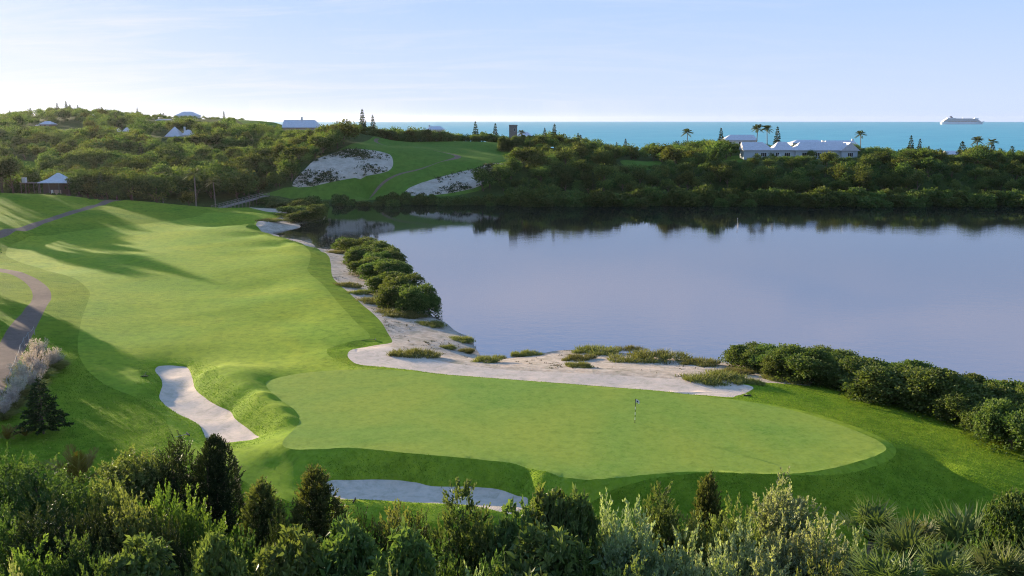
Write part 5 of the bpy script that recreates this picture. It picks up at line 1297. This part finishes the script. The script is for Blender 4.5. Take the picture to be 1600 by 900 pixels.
xa2, _, ze2 = at_D(30, 286, 308); s2 = empty('shelter', (xa2, 308, h1(xa2 + 3, 310))); tag(s2, 'low open shelter with a pale flat canopy left of the pavilion', 'shelter')
He2 = ze2 - s2.location.z
PB().box(0, 5.0, 0, 3.6, He2 - .15, He2 + .05).build('canopy', M['timber'], s2)
for x_, y_ in ((.3, .3), (4.7, .3), (.3, 3.3), (4.7, 3.3)): PB().box(x_ - .09, x_ + .09, y_ - .09, y_ + .09, -.6, He2 - .153).build('post', M['timber'], s2)
PB().box(.4, 1.6, 1, 2.2, He2 + .053, He2 + 1.8).build('vent_box', M['ship_white'], s2)
# low hedge bushes at the pavilion
for i, px in enumerate((50, 58, 66, 74, 83, 92, 99)):
    x, y, z = at_D(px, 301, 298); z = h1(x, y)
    plant('hedge_bush', BM[i % 3], BT[i % 3], (x, y, z), .42, i, 'low clipped bush in the row before the pavilion', 'bush', 'hedge bushes before the pavilion', sz=.45)
# ---- wooden walkway at the end of the fairway
A = np.array(at_D(336, 326.5, 289)); B = np.array(at_D(416, 305.5, 330)); dv = B - A; Lw = math.hypot(dv[0], dv[1]); rzw = math.atan2(dv[1], dv[0])
wk = empty('walkway', tuple(A), rzw); tag(wk, 'wooden walkway with railings climbing towards the far tee hill', 'walkway')
def wz(u): return dv[2] * u / Lw
dk = PB()
for i in range(12):
    u0, u1 = Lw * i / 12, Lw * (i + 1) / 12
    b = len(dk.v); dk.v += [(u0, -1.3, wz(u0)), (u1, -1.3, wz(u1)), (u1, 1.3, wz(u1)), (u0, 1.3, wz(u0)), (u0, -1.3, wz(u0) - .25), (u1, -1.3, wz(u1) - .25), (u1, 1.3, wz(u1) - .25), (u0, 1.3, wz(u0) - .25)]
    dk.f += [tuple(b + j for j in q) for q in ((0,1,2,3),(7,6,5,4),(0,4,5,1),(2,6,7,3))]
dk.build('deck', M['timber'], wk)
for sgn in (-1.25, 1.25):
    PB().tube([([np.array([u, sgn, wz(u) + 1.05]) for u in np.linspace(0, Lw, 8)], [.07] * 8)], 5).build('handrail', M['timber'], wk)
    PB().tube([([np.array([u, sgn, wz(u) + .55]) for u in np.linspace(0, Lw, 8)], [.04] * 8)], 5).build('mid_rail', M['timber'], wk)
    for i in range(15):
        u = Lw * i / 14; PB().box(u - .07, u + .07, sgn - .07, sgn + .07, wz(u) - 2.5, wz(u) + 1.0).build('post', M['timber'], wk)
# ---- flagstick
p = at_z(992, 660, 0); p = (p[0], p[1], h1(p[0], p[1]))
fl = empty('flagstick', p, R(-42)); tag(fl, 'black and white flagstick with a small white flag on the green', 'flagstick')
nb = 9; Hf = 2.35
for i in range(nb):
    z0, z1 = Hf * i / nb, Hf * (i + 1) / nb
    PB().tube([([np.array([0, 0, z0]), np.array([0, 0, z1])], [.026, .026])], 8).build('pole_band', M['dark'] if i % 2 == 0 or i >= 7 else M['trim'], fl)
fc = PB(); nx_ = 8
for i in range(nx_):
    u0, u1 = .03 + .44 * i / nx_, .03 + .44 * (i + 1) / nx_; w0, w1 = .05 * math.sin(u0 * 11), .05 * math.sin(u1 * 11)
    fc.poly((u0, w0, Hf - .05 - .1 * u0), (u1, w1, Hf - .05 - .1 * u1), (u1, w1, Hf - .36 - .12 * u1), (u0, w0, Hf - .36 - .12 * u0))
fo_ = fc.build('flag', M['flagcloth'], fl)
em = PB(); em.tube([([np.array([.25, -.06, Hf - .225]), np.array([.25, .06, Hf - .225])], [.06, .06])], 10); em.poly(*[(.25 + .07 * math.cos(a), -.06, Hf - .225 + .08 * math.sin(a)) for a in np.linspace(0, 2 * np.pi, 11)[:-1]]); em.build('emblem', M['emblem'], fo_)
PB().tube([([np.array([0, 0, -.1]), np.array([0, 0, .006])], [.075, .075])], 12).build('cup', M['dark'], fl)
# ---- bunker rakes
RK = [(226, 588, 15, 'dark rake lying on the turf left of the left bunker'), (288, 681, 130, 'rake with a pale handle at the near end of the left bunker'), (1166, 618, 5, 'rake on the grass right of the raked sand strip'), (583, 532, 100, 'rake at the top of the sand strip, on the fairway side'), (545, 783.5, -4, 'rake on the near lip of the front bunker')]
for i, (px, py, a, lb) in enumerate(RK):
    p = ground(px, py); o = empty('bunker_rake', (p[0], p[1], p[2] + .05), R(a)); tag(o, lb, 'rake', 'bunker rakes')
    PB().tube([([np.array([0, -.3, .05]), np.array([0, 1.5, .05])] if i != 4 else [np.array([-1.4, 0, .05]), np.array([.4, 0, .05])], [.028, .022])], 6).build('handle', M['dark'] if i != 1 else M['rope'], o)
    hd = PB()
    if i != 4:
        hd.box(-.42, .42, -.37, -.30, .02, .12)
        for k in range(9): hd.box(-.40 + k * .095, -.375 + k * .095, -.36, -.32, -.06, .02)
    else:
        hd.box(.40, .47, -.42, .42, .02, .12)
        for k in range(9): hd.box(.42, .46, -.40 + k * .095, -.375 + k * .095, -.06, .02)
    hd.build('head', M['dark'], o)
# ---- rope fence by the path
FP = [(16,628),(12,606),(19,588),(27,570),(33,552),(38,541),(45,532),(54,523)]
G = [ground(a, b) for a, b in FP]; fe = empty('rope_fence', G[0]); tag(fe, 'pale post and rope fence between the path and the plumed grass', 'fence')
o0 = np.array(G[0]); tops = []
for i, q in enumerate(G):
    b = np.array(q) - o0; tops.append(b + [0, 0, 1.0])
    PB().tube([([b - [0, 0, .3], b + [.02, 0, .5], b + [0, 0, 1.1]], [.04, .035, .03])], 7).build('post', M['rope'], fe)
for i in range(len(G) - 1):
    m_ = (tops[i] + tops[i + 1]) / 2 - [0, 0, .18]; PB().tube([([tops[i], m_, tops[i + 1]], [.018, .018, .018])], 5).build('rope', M['rope'], fe)
# ---- marker stake in the lake
p = at_z(1152, 352, -2.5); sk = empty('marker_stake', p); tag(sk, 'thin pale stake standing in the lake off the far bank', 'stake')
PB().tube([([np.array([0, 0, -1.5]), np.array([0, 0, 2.2])], [.06, .05])], 7).build('pole', M['rope'], sk); PB().box(-.12, .12, -.03, .03, 1.8, 2.15).build('board', M['rope'], sk)
# ---- cruise ship
Ds = 6300; s = Ds / F; xa, _, _ = at_D(1470, 194, Ds); sh = empty('cruise_ship', (xa, Ds, -3.4)); tag(sh, 'white cruise ship on the horizon, bow to the right', 'ship')
Ls = 67 * s; Bm = 17.0
def plan(u): return Bm * (1 if u < .72 else max(0.02, 1 - ((u - .72) / .28) ** 2.2)) * (1 if u > .03 else .9)
hl = PB(); us = np.linspace(0, 1, 26)
zd = lambda u: 15 + (7 * ((u - .8) / .2) ** 1.5 if u > .8 else 0)
for i in range(25):
    u0, u1 = us[i], us[i + 1]
    def P_(u, sg, top): return ((u if top else u * .93 + .01) * Ls, sg * plan(u) * (1 if top else .92), zd(u) if top else -2)
    hl.poly(P_(u0, -1, 0), P_(u1, -1, 0), P_(u1, -1, 1), P_(u0, -1, 1)); hl.poly(P_(u1, 1, 0), P_(u0, 1, 0), P_(u0, 1, 1), P_(u1, 1, 1)); hl.poly(P_(u0, -1, 1), P_(u1, -1, 1), P_(u1, 1, 1), P_(u0, 1, 1))
hl.poly((.01 * Ls, -Bm * .83, -2), (0, -Bm * .9, 15), (0, Bm * .9, 15), (.01 * Ls, Bm * .83, -2)); hl.build('hull', M['ship_white'], sh)
z = 15.0
for k, (a, b) in enumerate([(.03, .90), (.03, .885), (.035, .87), (.05, .855), (.07, .84), (.09, .82), (.11, .78)]):
    PB().box(a * Ls, b * Ls, -Bm * (.97 - .012 * k), Bm * (.97 - .012 * k), z + .003, z + 1.35).build('deck', M['ship_white'], sh)
    PB().box((a + .004) * Ls, (b - .006) * Ls, -Bm * (.93 - .012 * k), Bm * (.93 - .012 * k), z + 1.353, z + 3.4).build('cabin_band', M['ship_band'], sh)
    z += 3.403
PB().box(.12 * Ls, .76 * Ls, -Bm * .8, Bm * .8, z, z + 1.2).build('sun_deck', M['ship_white'], sh)
PB().box(.13 * Ls, .32 * Ls, -Bm * .6, Bm * .6, z + 1.203, z + 5).build('funnel_house', M['ship_white'], sh)
f_ = PB(); a0, a1 = .215 * Ls, .265 * Ls; zb = z + 5.003; f_.v = [(a0,-6,zb),(a1,-6,zb),(a1,6,zb),(a0,6,zb),(a0-8,-4,zb+11),(a1-12,-4,zb+12),(a1-12,4,zb+12),(a0-8,4,zb+11)]; f_.f = [(4,5,6,7),(0,1,5,4),(1,2,6,5),(2,3,7,6),(3,0,4,7)]; f_.build('funnel', M['ship_dark'], sh)
PB().box(.745 * Ls, .83 * Ls, -Bm * .9, Bm * .9, z - 3.2, z + 3.0).build('bridge', M['ship_white'], sh)
PB().tube([([np.array([.77 * Ls, 0, z + 3]), np.array([.765 * Ls, 0, z + 13])], [1.6, .6])], 6).build('mast', M['ship_white'], sh)
PB().tube([([np.array([.49 * Ls, 0, z + 1]), np.array([.49 * Ls, 0, z + 6])], [2.5, 2.0])], 8).build('radar_dome', M['ship_white'], sh)
for k in range(9):
    u = .14 + k * .075; PB().tube([([np.array([u * Ls, -Bm * .99, 19.5]), np.array([(u + .01) * Ls, -Bm * 1.0, 18.6]), np.array([(u + .04) * Ls, -Bm * 1.0, 18.6]), np.array([(u + .05) * Ls, -Bm * .99, 19.5])], [.6, 2.0, 2.0, .6])], 6).build('lifeboat', M['wall_warm'], sh)
# ---------------------------------------------------------------- light, sky, camera
SUN_EL, SUN_AZ = 9.0, -45.0           # azimuth from +Y, negative = towards -X
sx, sy, sz = math.sin(R(SUN_AZ)) * math.cos(R(SUN_EL)), math.cos(R(SUN_AZ)) * math.cos(R(SUN_EL)), math.sin(R(SUN_EL))
sl = bpy.data.lights.new('sun', 'SUN'); sl.energy = 5.0; sl.angle = R(.6); sl.color = (1.0, .83, .60)
so = bpy.data.objects.new('sun', sl); so.rotation_euler = Vector((sx, sy, sz)).to_track_quat('Z', 'Y').to_euler(); link(so)
w = bpy.data.worlds.new('World'); scene.world = w; w.use_nodes = True
nt = w.node_tree; n = nt.nodes; l = nt.links; n.clear()
sky = N(n, 'ShaderNodeTexSky', sky_type='NISHITA'); sky.sun_disc = False
sky.sun_elevation = R(SUN_EL); sky.sun_rotation = R(SUN_AZ)
sky.altitude = 0; sky.air_density = 1.0; sky.dust_density = .6; sky.ozone_density = 2.0
tc = N(n, 'ShaderNodeTexCoord'); sep = N(n, 'ShaderNodeSeparateXYZ'); l.new(tc.outputs['Generated'], sep.inputs[0])
zz = mth(n, l, 'MAXIMUM', sep.outputs[2], .02)
cx = mth(n, l, 'DIVIDE', sep.outputs[0], mth(n, l, 'ADD', zz, .12)); cy = mth(n, l, 'DIVIDE', sep.outputs[1], mth(n, l, 'ADD', zz, .12))
cb = N(n, 'ShaderNodeCombineXYZ'); l.new(cx, cb.inputs[0]); l.new(cy, cb.inputs[1])
mp = N(n, 'ShaderNodeMapping'); mp.inputs['Rotation'].default_value = (0, 0, R(20)); mp.inputs['Scale'].default_value = (.55, 1.5, 1); l.new(cb.outputs[0], mp.inputs[0])
c1 = noise(n, l, mp.outputs[0], 1.5, 8, .62, 1.0)
rc = ramp(n, [(.45, (0, 0, 0)), (.80, (1, 1, 1))]); l.new(c1.outputs[0], rc.inputs[0])
# more cirrus towards the sun side
side = mth(n, l, 'MULTIPLY', mth(n, l, 'ADD', mth(n, l, 'MULTIPLY', sep.outputs[0], -1.2), .55, True), .8)
cl = mth(n, l, 'MULTIPLY', rc.outputs[0], mth(n, l, 'MULTIPLY', side, .6), True)
bw = N(n, 'ShaderNodeRGBToBW'); l.new(sky.outputs[0], bw.inputs[0])
mr = N(n, 'ShaderNodeMapRange', interpolation_type='SMOOTHSTEP'); l.new(bw.outputs[0], mr.inputs[0])
mr.inputs[1].default_value = 2.0; mr.inputs[2].default_value = 15.0
skc = mixc(n, l, mr.outputs[0], (1.75, 3.5, 7.0), (4.4, 5.25, 7.1))
hz = ramp(n, [(0.0, (1, 1, 1)), (.25, (0, 0, 0))]); l.new(zz, hz.inputs[0])
skc = mixc(n, l, mth(n, l, 'MULTIPLY', hz.outputs[0], .75), skc, (5.5, 5.9, 7.1))
skc = mixc(n, l, .02, skc, sky.outputs[0])
up1 = N(n, 'ShaderNodeMapRange', interpolation_type='SMOOTHSTEP'); l.new(sep.outputs[2], up1.inputs[0]); up1.inputs[1].default_value = .11; up1.inputs[2].default_value = .19
up2 = N(n, 'ShaderNodeMapRange', interpolation_type='SMOOTHSTEP'); l.new(sep.outputs[2], up2.inputs[0]); up2.inputs[1].default_value = .19; up2.inputs[2].default_value = .36; up2.inputs[3].default_value = 1.0; up2.inputs[4].default_value = 0.0
rv_ = ramp(n, [(.34, (0, 0, 0)), (.62, (1, 1, 1))]); l.new(c1.outputs[0], rv_.inputs[0])
added_veil = mth(n, l, 'MULTIPLY', mth(n, l, 'MULTIPLY', up1.outputs[0], up2.outputs[0]), mth(n, l, 'ADD', mth(n, l, 'MULTIPLY', rv_.outputs[0], .55), .22))  # pale lavender band added to the sky above the view, lightens the lake's reflection
skc = mixc(n, l, added_veil, skc, (5.9, 5.8, 7.4))
skc = mixc(n, l, cl, skc, (6.9, 6.5, 7.4))
bg = N(n, 'ShaderNodeBackground'); bg.inputs['Strength'].default_value = .05; l.new(skc, bg.inputs[0])
ow = N(n, 'ShaderNodeOutputWorld'); l.new(bg.outputs[0], ow.inputs[0])

# thin sea haze round everything
hm, hnt, hn, hl_ = new_mat('sea_haze')
pv_ = N(hn, 'ShaderNodeVolumePrincipled'); pv_.inputs['Color'].default_value = (.93, .95, 1, 1); pv_.inputs['Density'].default_value = 1.5e-5; pv_.inputs['Anisotropy'].default_value = .62
hl_.new(pv_.outputs[0], N(hn, 'ShaderNodeOutputMaterial').inputs['Volume'])
hb = PB(); hb.box(-15200, 15200, -15200, 15200, -30, 75); ho = hb.build('haze', hm); tag(ho, 'thin bluish sea haze over the whole bay', 'haze', kind='stuff')
cam = bpy.data.cameras.new('camera'); cam.sensor_width = 36; cam.lens = 36 * F / 1600; cam.clip_start = .5; cam.clip_end = 40000
co = bpy.data.objects.new('camera', cam); co.location = (0, 0, CZ); co.rotation_euler = (math.pi / 2 - PITCH, 0, 0); link(co)
scene.camera = co
scene.view_settings.view_transform = 'Standard'; scene.view_settings.look = 'None'; scene.view_settings.gamma = 1
scene.view_settings.use_curve_mapping = False
scene.view_settings.exposure = 1.6
scene.cycles.use_denoising = True; scene.cycles.denoising_prefilter = 'NONE'; scene.cycles.filter_width = 1.1
scene.cycles.max_bounces = 6; scene.cycles.diffuse_bounces = 3; scene.cycles.glossy_bounces = 3; scene.cycles.transparent_max_bounces = 4
scene.cycles.transmission_bounces = 2
